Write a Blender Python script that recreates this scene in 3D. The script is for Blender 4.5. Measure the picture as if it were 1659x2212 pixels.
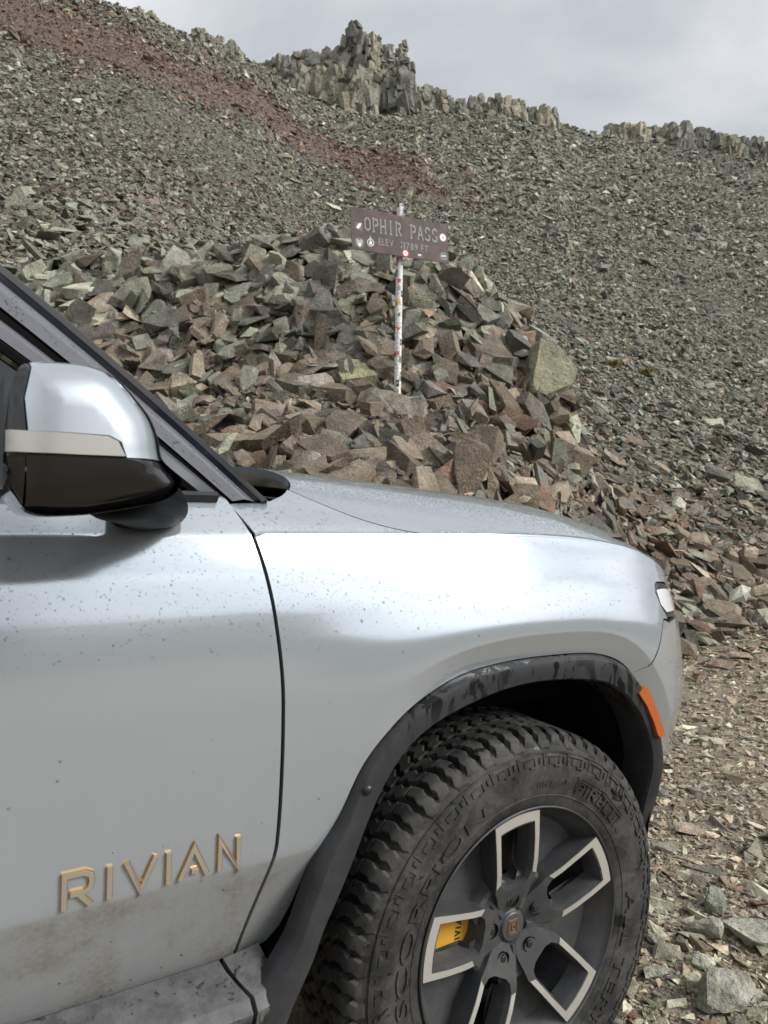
import bpy, bmesh, math, random
import numpy as np
from mathutils import Vector, Matrix, Quaternion, noise as mnoise
from mathutils.geometry import delaunay_2d_cdt

# ------------------------------------------------------------------ camera, sky, sun, exposure
for o in list(bpy.data.objects): bpy.data.objects.remove(o)
SC = bpy.context.scene
COL = SC.collection
rad = math.radians
CAMH = 1.28
cam_d = bpy.data.cameras.new('camera'); cam = bpy.data.objects.new('camera', cam_d); COL.objects.link(cam)
cam.location = (0, 0, CAMH); cam.rotation_euler = (rad(90+1.64), 0, 0)
cam_d.sensor_fit = 'VERTICAL'; cam_d.sensor_height = 36; cam_d.lens = 36*1536/2212
cam_d.clip_start = .02; cam_d.clip_end = 6000
cam_d.dof.use_dof = True; cam_d.dof.focus_distance = 2.1; cam_d.dof.aperture_fstop = 9.0
SC.camera = cam
SUN_AZ, SUN_EL = 112.0, 33.0          # azimuth clockwise from the view direction, elevation
world = bpy.data.worlds.new('World'); SC.world = world; world.use_nodes = True
def build_world():
    nt = world.node_tree; nt.nodes.clear(); N = nt.nodes.new; L = nt.links.new
    out = N('ShaderNodeOutputWorld'); bg = N('ShaderNodeBackground'); bg.inputs['Strength'].default_value = .10
    sky = N('ShaderNodeTexSky'); sky.sky_type = 'NISHITA'; sky.sun_disc = False
    sky.sun_elevation = rad(SUN_EL); sky.sun_rotation = rad(SUN_AZ); sky.altitude = 3600; sky.dust_density = 2.0
    tc = N('ShaderNodeTexCoord'); mp = N('ShaderNodeMapping'); mp.inputs['Scale'].default_value = (1, 1, 2.2); mp.inputs['Location'].default_value = (7.7, 3.9, 1.3)
    n1 = N('ShaderNodeTexNoise'); n1.inputs['Scale'].default_value = 1.9; n1.inputs['Detail'].default_value = 6; n1.inputs['Roughness'].default_value = .5; n1.inputs['Distortion'].default_value = .35
    L(tc.outputs['Generated'], mp.inputs['Vector']); L(mp.outputs[0], n1.inputs['Vector'])
    rp = N('ShaderNodeValToRGB'); e = rp.color_ramp.elements
    e[0].position = .36; e[0].color = (6.2, 6.6, 7.1, 1); e[1].position = .62; e[1].color = (10.9, 11.1, 11.3, 1)
    L(n1.outputs[0], rp.inputs[0])
    # cloud is brighter round the veiled sun
    sd = N('ShaderNodeVectorMath'); sd.operation = 'DOT_PRODUCT'
    az, el = rad(SUN_AZ), rad(SUN_EL); sd.inputs[1].default_value = (math.sin(az)*math.cos(el), math.cos(az)*math.cos(el), math.sin(el))
    L(tc.outputs['Generated'], sd.inputs[0])
    mr = N('ShaderNodeMapRange'); mr.inputs['From Min'].default_value = .70; mr.inputs['From Max'].default_value = 1; mr.inputs['To Min'].default_value = .84; mr.inputs['To Max'].default_value = 2.35
    L(sd.outputs['Value'], mr.inputs[0])
    mr.interpolation_type = 'SMOOTHSTEP'
    mul = N('ShaderNodeVectorMath'); mul.operation = 'SCALE'; L(rp.outputs[0], mul.inputs[0]); L(mr.outputs[0], mul.inputs['Scale'])
    mix = N('ShaderNodeMix'); mix.data_type = 'RGBA'; mix.inputs[0].default_value = .93
    L(sky.outputs[0], mix.inputs[6]); L(mul.outputs[0], mix.inputs[7]); L(mix.outputs[2], bg.inputs[0]); L(bg.outputs[0], out.inputs[0])
build_world()
sun_d = bpy.data.lights.new('sun', 'SUN'); sun_d.energy = 2.9; sun_d.angle = rad(22); sun_d.color = (1, .955, .88)
sun = bpy.data.objects.new('sun', sun_d); COL.objects.link(sun)
_az, _el = rad(SUN_AZ), rad(SUN_EL)
sun.rotation_euler = Vector((math.sin(_az)*math.cos(_el), math.cos(_az)*math.cos(_el), math.sin(_el))).to_track_quat('Z', 'Y').to_euler()
vs = SC.view_settings; vs.view_transform = 'Standard'; vs.look = 'None'; vs.exposure = 0.04; vs.gamma = 1; vs.use_curve_mapping = False
SC.render.engine = 'CYCLES'; SC.cycles.use_denoising = True
try: SC.cycles.denoiser = 'OPENIMAGEDENOISE'; SC.cycles.denoising_input_passes = 'RGB_ALBEDO_NORMAL'; SC.cycles.denoising_prefilter = 'ACCURATE'
except Exception: pass
SC.cycles.max_bounces = 7; SC.cycles.transparent_max_bounces = 6; SC.cycles.caustics_reflective = False; SC.cycles.caustics_refractive = False
SC.cycles.sample_clamp_indirect = 6

# ------------------------------------------------------------------ helpers
def link_mesh(name, verts, faces, m, parent=None, smooth=False, normals=None):
    me = bpy.data.meshes.new(name); me.from_pydata([tuple(map(float, v)) for v in verts], [], [tuple(map(int, f)) for f in faces]); me.update()
    return link_me(name, me, m, parent, smooth, normals)
def link_me(name, me, m, parent=None, smooth=False, normals=None):
    for x in (m if isinstance(m, (list, tuple)) else [m]): me.materials.append(x)
    if smooth: me.polygons.foreach_set('use_smooth', [True]*len(me.polygons))
    if normals is not None: me.normals_split_custom_set_from_vertices([tuple(map(float, n)) for n in normals])
    o = bpy.data.objects.new(name, me); COL.objects.link(o)
    if parent: o.parent = parent
    return o
def empty(name, loc=(0, 0, 0), parent=None, rz=0):
    o = bpy.data.objects.new(name, None); COL.objects.link(o); o.location = loc; o.rotation_euler = (0, 0, rz); o.empty_display_size = .1
    if parent: o.parent = parent
    return o
def tag(o, label=None, cat=None, group=None, kind=None):
    if label: o['label'] = label
    if cat: o['category'] = cat
    if group: o['group'] = group
    if kind: o['kind'] = kind
    return o
def big_mesh(name, V, loops, starts, m, parent=None, col=None, smooth=False):
    me = bpy.data.meshes.new(name); me.vertices.add(len(V)); me.vertices.foreach_set('co', np.asarray(V, np.float32).ravel())
    me.loops.add(len(loops)); me.loops.foreach_set('vertex_index', np.asarray(loops, np.int32))
    me.polygons.add(len(starts)); me.polygons.foreach_set('loop_start', np.asarray(starts, np.int32))
    me.polygons.foreach_set('use_smooth', np.full(len(starts), bool(smooth)))
    me.update(calc_edges=True)
    if col is not None:
        a = me.attributes.new('Col', 'FLOAT_COLOR', 'POINT'); a.data.foreach_set('color', np.c_[col, np.ones(len(col))].astype(np.float32).ravel())
    me.materials.append(m); o = bpy.data.objects.new(name, me); COL.objects.link(o)
    if parent: o.parent = parent
    return o
class MB:
    """collects shapes into one mesh"""
    def __init__(s): s.v = []; s.f = []
    def add(s, v, f):
        k = len(s.v); s.v += [tuple(map(float, p)) for p in v]; s.f += [tuple(int(i)+k for i in q) for q in f]; return s
    def box(s, c, d, M=None):
        v = [Vector((x*d[0]/2, y*d[1]/2, z*d[2]/2)) for x in (-1, 1) for y in (-1, 1) for z in (-1, 1)]
        if M is not None: v = [M @ p for p in v]
        return s.add([p+Vector(c) for p in v], [(0, 1, 3, 2), (4, 6, 7, 5), (0, 4, 5, 1), (2, 3, 7, 6), (0, 2, 6, 4), (1, 5, 7, 3)])
    def prism(s, bot, top, caps=True):
        n = len(bot); f = [(i, (i+1) % n, n+(i+1) % n, n+i) for i in range(n)]
        if caps: f += [tuple(range(n))[::-1], tuple(range(n, 2*n))]
        return s.add(list(bot)+list(top), f)
    def loft(s, rings, caps=True):
        n = len(rings[0]); f = []
        for k in range(len(rings)-1): f += [(k*n+i, k*n+(i+1) % n, (k+1)*n+(i+1) % n, (k+1)*n+i) for i in range(n)]
        if caps: f += [tuple(range(n))[::-1], tuple((len(rings)-1)*n+i for i in range(n))]
        return s.add([p for r in rings for p in r], f)
    def lathe(s, prof, n, ax=lambda r, a, y: (r*math.cos(a), y, r*math.sin(a))):
        m = len(prof); v = [ax(r, 2*math.pi*k/n, y) for k in range(n) for r, y in prof]
        f = [(k*m+i, k*m+i+1, ((k+1) % n)*m+i+1, ((k+1) % n)*m+i) for k in range(n) for i in range(m-1)]
        return s.add(v, f)
    def build(s, name, m, parent=None, smooth=False, bevel=0, seg=2, angle=None, subd=0):
        me = bpy.data.meshes.new(name); me.from_pydata(s.v, [], s.f); me.update()
        bm = bmesh.new(); bm.from_mesh(me); bmesh.ops.recalc_face_normals(bm, faces=bm.faces)
        if bevel: 
            ed = [e for e in bm.edges if len(e.link_faces) == 2 and e.calc_face_angle(0) > .5]
            bmesh.ops.bevel(bm, geom=ed, offset=bevel, segments=seg, profile=.5, affect='EDGES', clamp_overlap=True)
        bm.to_mesh(me); bm.free()
        if angle is not None: smooth = True
        o = link_me(name, me, m, parent, smooth)
        if angle is not None: me.set_sharp_from_angle(angle=rad(angle))
        if subd:
            md = o.modifiers.new('smooth', 'SUBSURF'); md.levels = subd; md.render_levels = subd
        return o
def resample(poly, step, closed=True):
    P = np.array(poly, float); Q = np.vstack([P, P[:1]]) if closed else P; out = []
    for a, b in zip(Q[:-1], Q[1:]):
        n = max(1, int(math.ceil(np.hypot(*(b-a))/step))); out += [a+(b-a)*k/n for k in range(n)]
    if not closed: out.append(Q[-1])
    return np.array(out)

# ------------------------------------------------------------------ materials (all procedural)
class G:
    """terse node-graph writer"""
    def __init__(s, name):
        s.m = bpy.data.materials.new(name); s.m.use_nodes = True; s.t = s.m.node_tree; s.t.nodes.clear()
        s.out = s.t.nodes.new('ShaderNodeOutputMaterial'); s.p = s.t.nodes.new('ShaderNodeBsdfPrincipled'); s.t.links.new(s.p.outputs[0], s.out.inputs[0])
    def n(s, ty, ins=None, **kw):
        x = s.t.nodes.new('ShaderNode'+ty)
        for k, v in kw.items(): setattr(x, k, v)
        for k, v in (ins or {}).items(): s.set(x.inputs[k], v)
        return x
    def set(s, sock, v):
        if isinstance(v, bpy.types.NodeSocket): s.t.links.new(v, sock)
        else: sock.default_value = v
    def pos(s, scale=(1, 1, 1), kind='Object'):
        tc = s.n('TexCoord'); return s.n('Mapping', {'Vector': tc.outputs[kind], 'Scale': scale}).outputs[0]
    def wpos(s): return s.n('NewGeometry').outputs['Position']
    def noise(s, vec, scale, detail=4, rough=.55, dist=0): return s.n('TexNoise', {'Vector': vec, 'Scale': scale, 'Detail': detail, 'Roughness': rough, 'Distortion': dist}).outputs[0]
    def ramp(s, fac, a, b, lo=0., hi=1.): return s.n('MapRange', {0: fac, 1: a, 2: b, 3: lo, 4: hi}).outputs[0]
    def mix(s, fac, a, b, mode='MIX'):
        x = s.n('Mix', data_type='RGBA', blend_type=mode); s.set(x.inputs[0], fac)
        for i, v in ((6, a), (7, b)): s.set(x.inputs[i], v if isinstance(v, bpy.types.NodeSocket) else (*v[:3], 1))
        return x.outputs[2]
    def mixf(s, fac, a, b):
        x = s.n('Mix', data_type='FLOAT'); s.set(x.inputs[0], fac); s.set(x.inputs[2], a); s.set(x.inputs[3], b); return x.outputs[0]
    def math(s, op, a, b=0.): return s.n('Math', {0: a, 1: b}, operation=op).outputs[0]
    def bump(s, h, strength, dist): s.set(s.p.inputs['Normal'], s.n('Bump', {'Height': h, 'Strength': strength, 'Distance': dist}).outputs[0])
    def P(s, **kw):
        for k, v in kw.items():
            k = {'base': 'Base Color', 'rough': 'Roughness', 'metal': 'Metallic', 'coat': 'Coat Weight', 'coatr': 'Coat Roughness', 'spec': 'Specular IOR Level', 'trans': 'Transmission Weight', 'ior': 'IOR', 'alpha': 'Alpha'}[k]
            s.set(s.p.inputs[k], (*v, 1) if isinstance(v, tuple) and len(v) == 3 else v)
        return s
def simple(name, base, rough=.5, **kw): return G(name).P(base=base, rough=rough, **kw).m
def rock_material(name, src, bumpd=.012, sc=1.0, crack=.12):
    g = G(name); w = g.wpos()
    c = g.n('Attribute', attribute_name='Col').outputs['Color'] if src == 'attr' else g.n('ObjectInfo').outputs['Color']
    big = g.noise(w, 5*sc, 5, .6); fine = g.noise(w, 38*sc, 4, .65)
    k = g.math('MULTIPLY', g.ramp(big, .3, .7, .62, 1.36), g.ramp(fine, .34, .66, .74, 1.24))
    x = g.n('VectorMath', {0: c, 'Scale': k}, operation='SCALE').outputs[0]
    rust = g.ramp(g.noise(w, 2.6*sc, 4, .6, .4), .56, .70); x = g.mix(g.math('MULTIPLY', rust, .30), x, (.20, .125, .075))
    nz = g.n('SeparateXYZ', {0: g.n('NewGeometry').outputs['Normal']}).outputs[2]
    li = g.math('MULTIPLY', g.ramp(g.noise(w, 11*sc, 5, .7, .8), .58, .70), g.ramp(nz, .15, .6)); x = g.mix(g.math('MULTIPLY', li, .5), x, (.33, .34, .21))
    g.P(base=x, rough=.82, spec=.3)
    cr = g.n('TexVoronoi', {'Vector': w, 'Scale': 7*sc}, feature='DISTANCE_TO_EDGE').outputs['Distance']
    h = g.math('ADD', g.math('ADD', g.math('MULTIPLY', g.noise(w, 16*sc, 6, .68), 1.2), g.math('MULTIPLY', g.noise(w, 60*sc, 4, .6), .45)), g.math('MULTIPLY', g.ramp(cr, 0, .03), crack))
    g.bump(h, 1.0, bumpd); return g.m
def paint_material():
    g = G('silver car paint'); o = g.pos(); sp = g.n('SeparateXYZ', {0: o}); X, Z = sp.outputs[0], sp.outputs[2]
    base = (.455, .50, .54)
    # dust low on the doors, with rain streaks run through it
    low = g.ramp(Z, 1.0, .62); under = g.ramp(Z, .726, .716)
    st = g.noise(g.pos((26, 4, 2.2)), 1.0, 5, .65, .9); blot = g.noise(o, 9, 5, .65); spk = g.noise(o, 120, 3, .7)
    d1 = g.math('MULTIPLY', low, g.ramp(st, .35, .68)); d2 = g.math('MULTIPLY', under, g.ramp(blot, .28, .62, .35, 1.0))
    d = g.math('MINIMUM', g.math('ADD', g.math('MULTIPLY', d1, .15), g.math('MULTIPLY', d2, .88)), 1.0)
    d = g.math('MULTIPLY', d, g.ramp(spk, .25, .75, .75, 1.15))
    sc = g.math('MULTIPLY', g.ramp(g.noise(g.pos((60, 1, 300)), 1.0, 2, .5), .68, .74), under)
    x = g.mix(d, base, (.205, .197, .18)); x = g.mix(g.math('MULTIPLY', sc, .35), x, (.45, .43, .39))
    g.P(base=x, metal=g.ramp(d, 0, .8, .56, .05), rough=g.ramp(d, 0, .7, .075, .6), coat=g.ramp(d, .05, .75, 1, .08), coatr=.035)
    g.set(g.p.inputs['Coat IOR'], 1.5)
    fl = g.noise(o, 2600, 1, .5); g.bump(fl, .05, .0006)
    return g.m
def hood_material():
    g = G('silver hood paint beaded with rain'); o = g.pos()
    nz = g.n('SeparateXYZ', {0: g.n('NewGeometry').outputs['Normal']}).outputs[2]
    v = g.n('TexVoronoi', {'Vector': o, 'Scale': 230, 'Randomness': 1.0}).outputs['Distance']; v2 = g.n('TexVoronoi', {'Vector': o, 'Scale': 120, 'Randomness': 1.0}).outputs['Distance']
    h = g.math('MAXIMUM', g.ramp(v, .42, .05), g.math('MULTIPLY', g.ramp(v2, .32, .05), 1.6))
    g.P(base=(.43, .475, .515), metal=.66, rough=.12, coat=1.0, coatr=.04)
    b = g.n('Bump', {'Height': h, 'Strength': g.ramp(nz, .72, .93, .0, .8), 'Distance': .0022}).outputs[0]; g.set(g.p.inputs['Normal'], b); g.set(g.p.inputs['Coat Normal'], b)
    return g.m
def clad_material():
    g = G('dark textured plastic, dusty and wet'); o = g.pos(); sp = g.n('SeparateXYZ', {0: o}); Z = sp.outputs[2]
    st = g.noise(g.pos((26, 30, 9)), 1.0, 5, .62, .9); wet = g.ramp(st, .50, .54)
    wet = g.math('MULTIPLY', wet, g.ramp(g.noise(o, 3.1, 2), .38, .52))
    wet = g.math('MULTIPLY', wet, g.ramp(Z, .84, .92, .12, 1.0))
    x = g.mix(wet, (.027, .028, .031), (.005, .005, .006)); dust = g.ramp(g.noise(o, 14, 5, .7), .45, .75, 0, .5)
    x = g.mix(g.math('MULTIPLY', dust, g.math('SUBTRACT', 1., wet)), x, (.065, .064, .062))
    g.P(base=x, rough=g.mixf(wet, .55, .2), spec=.28); g.bump(g.noise(o, 900, 2), .25, .0006); return g.m
def sill_material():
    g = G('sill plastic caked with dust and run with water'); o = g.pos()
    sp = g.n('SeparateXYZ', {0: o}); Z = sp.outputs[2]; st = g.noise(g.pos((40, 40, 7)), 1.0, 5, .65, .5); blot = g.noise(o, 48, 5, .7, .5)
    wet = g.math('MAXIMUM', g.math('MULTIPLY', g.ramp(Z, .500, .485), g.ramp(st, .44, .5)), g.ramp(blot, .60, .64))
    x = g.mix(g.ramp(g.noise(o, 26, 5, .7), .35, .7), (.055, .056, .06), (.125, .127, .13)); x = g.mix(wet, x, (.02, .02, .02))
    g.P(base=x, rough=g.mixf(wet, .7, .3)); return g.m
def rubber_material():
    g = G('tyre rubber, worn and dusty'); o = g.pos(); b = g.noise(o, 11, 5, .7, .6); f = g.noise(o, 70, 4, .65)
    x = g.mix(g.ramp(b, .42, .68), (.020, .020, .020), (.075, .072, .067)); x = g.mix(g.ramp(f, .56, .76, 0, .5), x, (.115, .110, .10))
    wet = g.ramp(g.noise(o, 22, 4, .6, 1.0), .63, .67); x = g.mix(wet, x, (.010, .010, .010))
    g.P(base=x, rough=g.mixf(wet, .72, .3), spec=.35); g.bump(g.noise(o, 260, 4, .7), .35, .0015); return g.m
def rim_material():
    g = G('dark grey wheel paint with road dust'); o = g.pos(); x = g.mix(g.ramp(g.noise(o, 24, 5, .65), .4, .75, 0, .6), (.060, .063, .069), (.115, .112, .107))
    x = g.mix(g.ramp(g.noise(o, 260, 2), .70, .74, 0, .5), x, (.25, .24, .22)); g.P(base=x, rough=.42, metal=.25, spec=.5); return g.m
def ground_material():
    g = G('tan gravel and dirt'); w = g.wpos(); a = g.noise(w, .55, 5, .6); b = g.noise(w, 9, 6, .7); c = g.noise(w, 60, 4, .7)
    x = g.mix(g.ramp(a, .35, .65), (.24, .195, .145), (.30, .25, .19)); x = g.mix(g.ramp(b, .4, .7), x, (.235, .185, .135)); x = g.mix(g.ramp(c, .5, .72), x, (.42, .385, .32))
    v = g.n('TexVoronoi', {'Vector': w, 'Scale': 55}).outputs['Distance']
    g.P(base=x, rough=.9, spec=.2); g.bump(g.math('ADD', g.math('MULTIPLY', v, -.8), g.math('ADD', b, c)), 1.0, .02); return g.m
def hill_material():
    g = G('talus bed'); w = g.wpos(); b = g.noise(w, 4, 6, .7); c = g.n('Attribute', attribute_name='Col').outputs['Color']
    v = g.n('TexVoronoi', {'Vector': w, 'Scale': 6.5}); k = g.math('MULTIPLY', g.ramp(g.n('SeparateXYZ', {0: v.outputs['Color']}).outputs[0], 0, 1, .35, 1.15), g.ramp(b, .3, .7, .75, 1.2))
    x = g.n('VectorMath', {0: c, 'Scale': k}, operation='SCALE').outputs[0]
    g.P(base=x, rough=.92, spec=.2); g.bump(g.math('ADD', b, g.math('MULTIPLY', v.outputs['Distance'], -1.0)), 1.0, .12); return g.m
def rust_material():
    g = G('rusted steel plate'); o = g.pos(); a = g.noise(o, 4.5, 6, .7, .5); b = g.noise(g.pos((9, 9, 3)), 1.4, 5, .6)
    x = g.mix(g.ramp(a, .38, .62), (.022, .016, .015), (.078, .044, .037)); x = g.mix(g.ramp(b, .5, .75, 0, .5), x, (.06, .05, .048)); g.P(base=x, rough=.6, metal=.15); return g.m
M = {}
M['rock'] = rock_material('broken rock', 'attr', .05); M['rock_far'] = rock_material('scree rock', 'attr', .08, .55); M['stone'] = rock_material('mound stone', 'obj', .055)
M['boulder'] = rock_material('roadside boulder', 'obj', .028, 2.2, 0.); M['cliff'] = rock_material('cliff rock', 'obj', .35, .16)
M['gravel'] = rock_material('gravel stone', 'attr', .008, 3.0)
M['ground'] = ground_material(); M['hill'] = hill_material()
M['paint'] = paint_material(); M['hood'] = hood_material(); M['clad'] = clad_material(); M['sill'] = sill_material(); M['rubber'] = rubber_material(); M['rim'] = rim_material()
M['rust'] = rust_material()
M['black'] = simple('matt black liner', (.008, .008, .008), .85, spec=.1)
M['gloss'] = simple('gloss black trim', (.010, .010, .011), .12, coat=.6, coatr=.04)
M['pillar'] = simple('grey gloss pillar', (.20, .20, .22), .25, metal=.55, coat=1.0, coatr=.08)
M['arm'] = simple('satin black plastic', (.004, .004, .005), .5, spec=.04)
M['reflectdark'] = simple('blue-black painted reflection', (.014, .018, .03), .15, coat=.5)  # colour of the bluish dark reflection painted along the pillar
M['glass'] = simple('tinted window glass', (.006, .007, .008), .03, spec=.6)
M['machined'] = simple('machined aluminium', (.76, .75, .72), .34, metal=.7)
M['bolt'] = simple('dark bolt', (.05, .05, .052), .4, metal=.6)
M['copper'] = simple('copper emblem', (.46, .30, .19), .3, metal=.9)
M['gold'] = simple('gold letter edge', (.85, .50, .14), .2, metal=1.0)
M['silver'] = simple('brushed grey letter face', (.46, .42, .35), .45, metal=.6)
M['yellow'] = simple('yellow caliper paint', (.72, .38, .035), .35, coat=.4)
M['ink_and_shade'] = simple('black ink', (.02, .02, .02), .6)  # caliper lettering, and the painted shade beside the sign letters
M['disc'] = simple('brake disc iron', (.16, .13, .10), .5, metal=.5)
M['amber'] = G('amber reflector').P(base=(.42, .095, .015), rough=.15, coat=1.0).m
M['lens'] = simple('clear lamp lens', (.74, .76, .78), .12, coat=1.0, coatr=.02)
M['signal'] = simple('turn signal lens', (.36, .355, .335), .22, coat=.6, coatr=.1)
M['cream'] = simple('pale cut letter', (.275, .275, .24), .7)
def water_material():
    g = G('rain water'); t = g.t; tr = g.n('BsdfTransparent', {'Color': (.80, .815, .83, 1)}); gl = g.n('BsdfGlossy', {'Roughness': .02, 'Color': (1, 1, 1, 1)}); lw = g.n('LayerWeight', {'Blend': .32})
    mx = g.n('MixShader', {0: lw.outputs['Fresnel'], 1: tr.outputs[0], 2: gl.outputs[0]}); t.links.new(mx.outputs[0], g.out.inputs[0]); return g.m
M['water'] = water_material()
M['moss'] = simple('moss', (.14, .125, .02), .9); M['grass'] = simple('alpine grass', (.10, .12, .035), .8)
M['concrete'] = rock_material('old concrete', 'obj', .03, 1.6)
# ------------------------------------------------------------------ terrain
rng = np.random.default_rng(7); random.seed(7)
F_PX = 1536.
def sstep(a, b, x):
    t = np.clip((np.asarray(x, float)-a)/(b-a), 0, 1); return t*t*(3-2*t)
def vnoise(x, y, seed=0):
    xi = np.floor(x).astype(np.int64); yi = np.floor(y).astype(np.int64); fx = x-xi; fy = y-yi; fx = fx*fx*(3-2*fx); fy = fy*fy*(3-2*fy)
    def h(a, b):
        n = (a*374761393+b*668265263+seed*974711) & 0x7fffffff; n = ((n ^ (n >> 13))*1274126177) & 0x7fffffff; return ((n ^ (n >> 16)) & 0xffff)/65535.
    return (h(xi, yi)*(1-fx)+h(xi+1, yi)*fx)*(1-fy)+(h(xi, yi+1)*(1-fx)+h(xi+1, yi+1)*fx)*fy
def fbm(x, y, seed=0, o=4): return sum(vnoise(x*2**k, y*2**k, seed+k)*.5**k for k in range(o))/sum(.5**k for k in range(o))-.5
def knots(th, pairs):
    a = np.array(pairs, float); xs = np.r_[a[:, 0]-360, a[:, 0], a[:, 0]+360]; ys = np.tile(a[:, 1], 3); k = np.argsort(xs, kind='stable'); return np.interp(th, xs[k], ys[k])
def pth(px): return math.degrees(math.atan((px-829.5)/F_PX))
TOE = [(-180, 12), (-135, 22), (-122, 35), (-110, 20), (-85, 6), (-60, 4.6), (-30, 4.0), (0, 4.1), (6, 4.5), (11, 5.3), (16, 6.6), (20, 8), (25, 9.6), (30, 10.8), (40, 14), (52, 26), (60, 40), (70, 26), (85, 14), (110, 10), (150, 9), (179, 12)]
CRD = [(-180, 120), (-122, 250), (-85, 70), (-60, 65), (pth(0), 66), (pth(300), 70), (pth(540), 78), (pth(640), 92), (0, 95), (10, 105), (28, 120), (45, 140), (60, 300), (85, 160), (150, 110), (179, 120)]
SKY = [(-180, .20), (-122, .10), (-85, .6), (-60, .80)]+[(pth(px), (1150-py)/F_PX) for px, py in [(-200, -130), (0, -75), (150, -40), (270, -2), (330, 22), (400, 58), (460, 88), (520, 112), (560, 128), (620, 160), (700, 200), (800, 222), (900, 216), (960, 222), (1100, 240), (1200, 248), (1260, 270), (1310, 274), (1400, 284), (1500, 302), (1659, 325)]]+[(45, .42), (60, .12), (70, .12), (85, .20), (110, .25), (150, .22), (179, .20)]
MV = [(-80, .1), (-60, .25)]+[(pth(px), v) for px, v in [(-600, .30), (-300, .34), (0, .362), (150, .372), (300, .375), (450, .385), (560, .405), (700, .41), (850, .40), (950, .39), (1050, .345), (1130, .285), (1200, .20), (1270, .10), (1340, 0), (1420, -.12), (1500, -.2)]]+[(60, -.3)]
MF = ([0, .32, .435, .513, .68, 1.0], [0, .314, .514, .671, .786, 1.0])
def terr(x, y, bump=True):
    x = np.asarray(x, float); y = np.asarray(y, float); r = np.hypot(x, y); th = np.degrees(np.arctan2(x, y)); yy = r*np.maximum(np.cos(np.radians(th)), .5)
    toe = knots(th, TOE); yc = knots(th, CRD); zc = CAMH+yc*knots(th, SKY)
    t = (yy-toe)/(yc-toe); main = np.where(t < 1, zc*np.clip(t, 0, 1)**1.22, zc-(yy-yc)*.35)
    main = np.maximum(main, -1.0+0*main)
    front = np.abs(th) < 75
    mv = knots(np.clip(th, -80, 60), MV[0:]); ym = 11-.9*sstep(8, 16, th); zm = np.maximum(0, CAMH+ym*mv)*np.where(front, 1, 0)*(1-sstep(-60, -75, th)*0)
    q = np.clip((yy-toe)/(ym-toe), 0, 1); mound = np.interp(q, MF[1], MF[0])*zm; mound = np.where(yy > ym, zm-(yy-ym)*.40, mound)
    k = .35; h = np.clip(.5+.5*(main-mound)/k, 0, 1); z = mound*(1-h)+main*h+k*h*(1-h)
    z = np.where((main <= 0) & (mound <= 0), 0, z)
    if bump:
        s = sstep(0, 3, yy-toe); z = z+s*(.35*fbm(x*.45, y*.45, 3)+np.minimum(r*.02, 2.2)*fbm(x*.09, y*.09, 9)*sstep(12, 30, r))+(1-s)*.05*fbm(x*.8, y*.8, 5)*sstep(2.2, 5, r)
    return z
def terr_n(x, y, e=.12):
    gx = (terr(x+e, y)-terr(x-e, y))/(2*e); gy = (terr(x, y+e)-terr(x, y-e))/(2*e); n = np.stack([-gx, -gy, np.ones_like(gx)], -1); return n/np.linalg.norm(n, axis=-1, keepdims=True)
PITCH = rad(1.64)
def to_px(x, y, z):
    d = y*math.cos(PITCH)+(z-CAMH)*math.sin(PITCH); u = -y*math.sin(PITCH)+(z-CAMH)*math.cos(PITCH); return 829.5+F_PX*x/d, 1106-F_PX*u/d, d
def ray_dir(px, py):
    a, b = (px-829.5)/F_PX, (1106-py)/F_PX; return np.array([a, math.cos(PITCH)-b*math.sin(PITCH), math.sin(PITCH)+b*math.cos(PITCH)])
def hit(px, py):
    d = ray_dir(px, py); t = np.geomspace(1.2, 160, 2500); z = terr(d[0]*t, d[1]*t); k = np.argmax(CAMH+d[2]*t < z); return d[0]*t[k], d[1]*t[k], z[k]
_SK = None
def streak(x, y):
    "distance from the fall line of the rusty debris streak, in streak widths, and distance uphill"
    global _SK
    if _SK is None: _SK = np.array([hit(px, py)[:2] for px, py in ((1010, 468), (800, 352), (600, 256), (450, 192), (300, 128), (150, 72), (20, 26))])
    best = np.full(len(x), 1e9); tt = np.zeros(len(x)); acc = 0.
    for a, b in zip(_SK[:-1], _SK[1:]):
        ab = b-a; L = np.hypot(*ab); t = np.clip(((x-a[0])*ab[0]+(y-a[1])*ab[1])/L**2, 0, 1); d = np.hypot(x-a[0]-ab[0]*t, y-a[1]-ab[1]*t); m = d < best; best[m] = d[m]; tt[m] = acc+t[m]*L; acc += L
    best = best*(1+.7*fbm(x*.25, y*.25, 23)); return best/(2.0+.075*tt), tt
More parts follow.
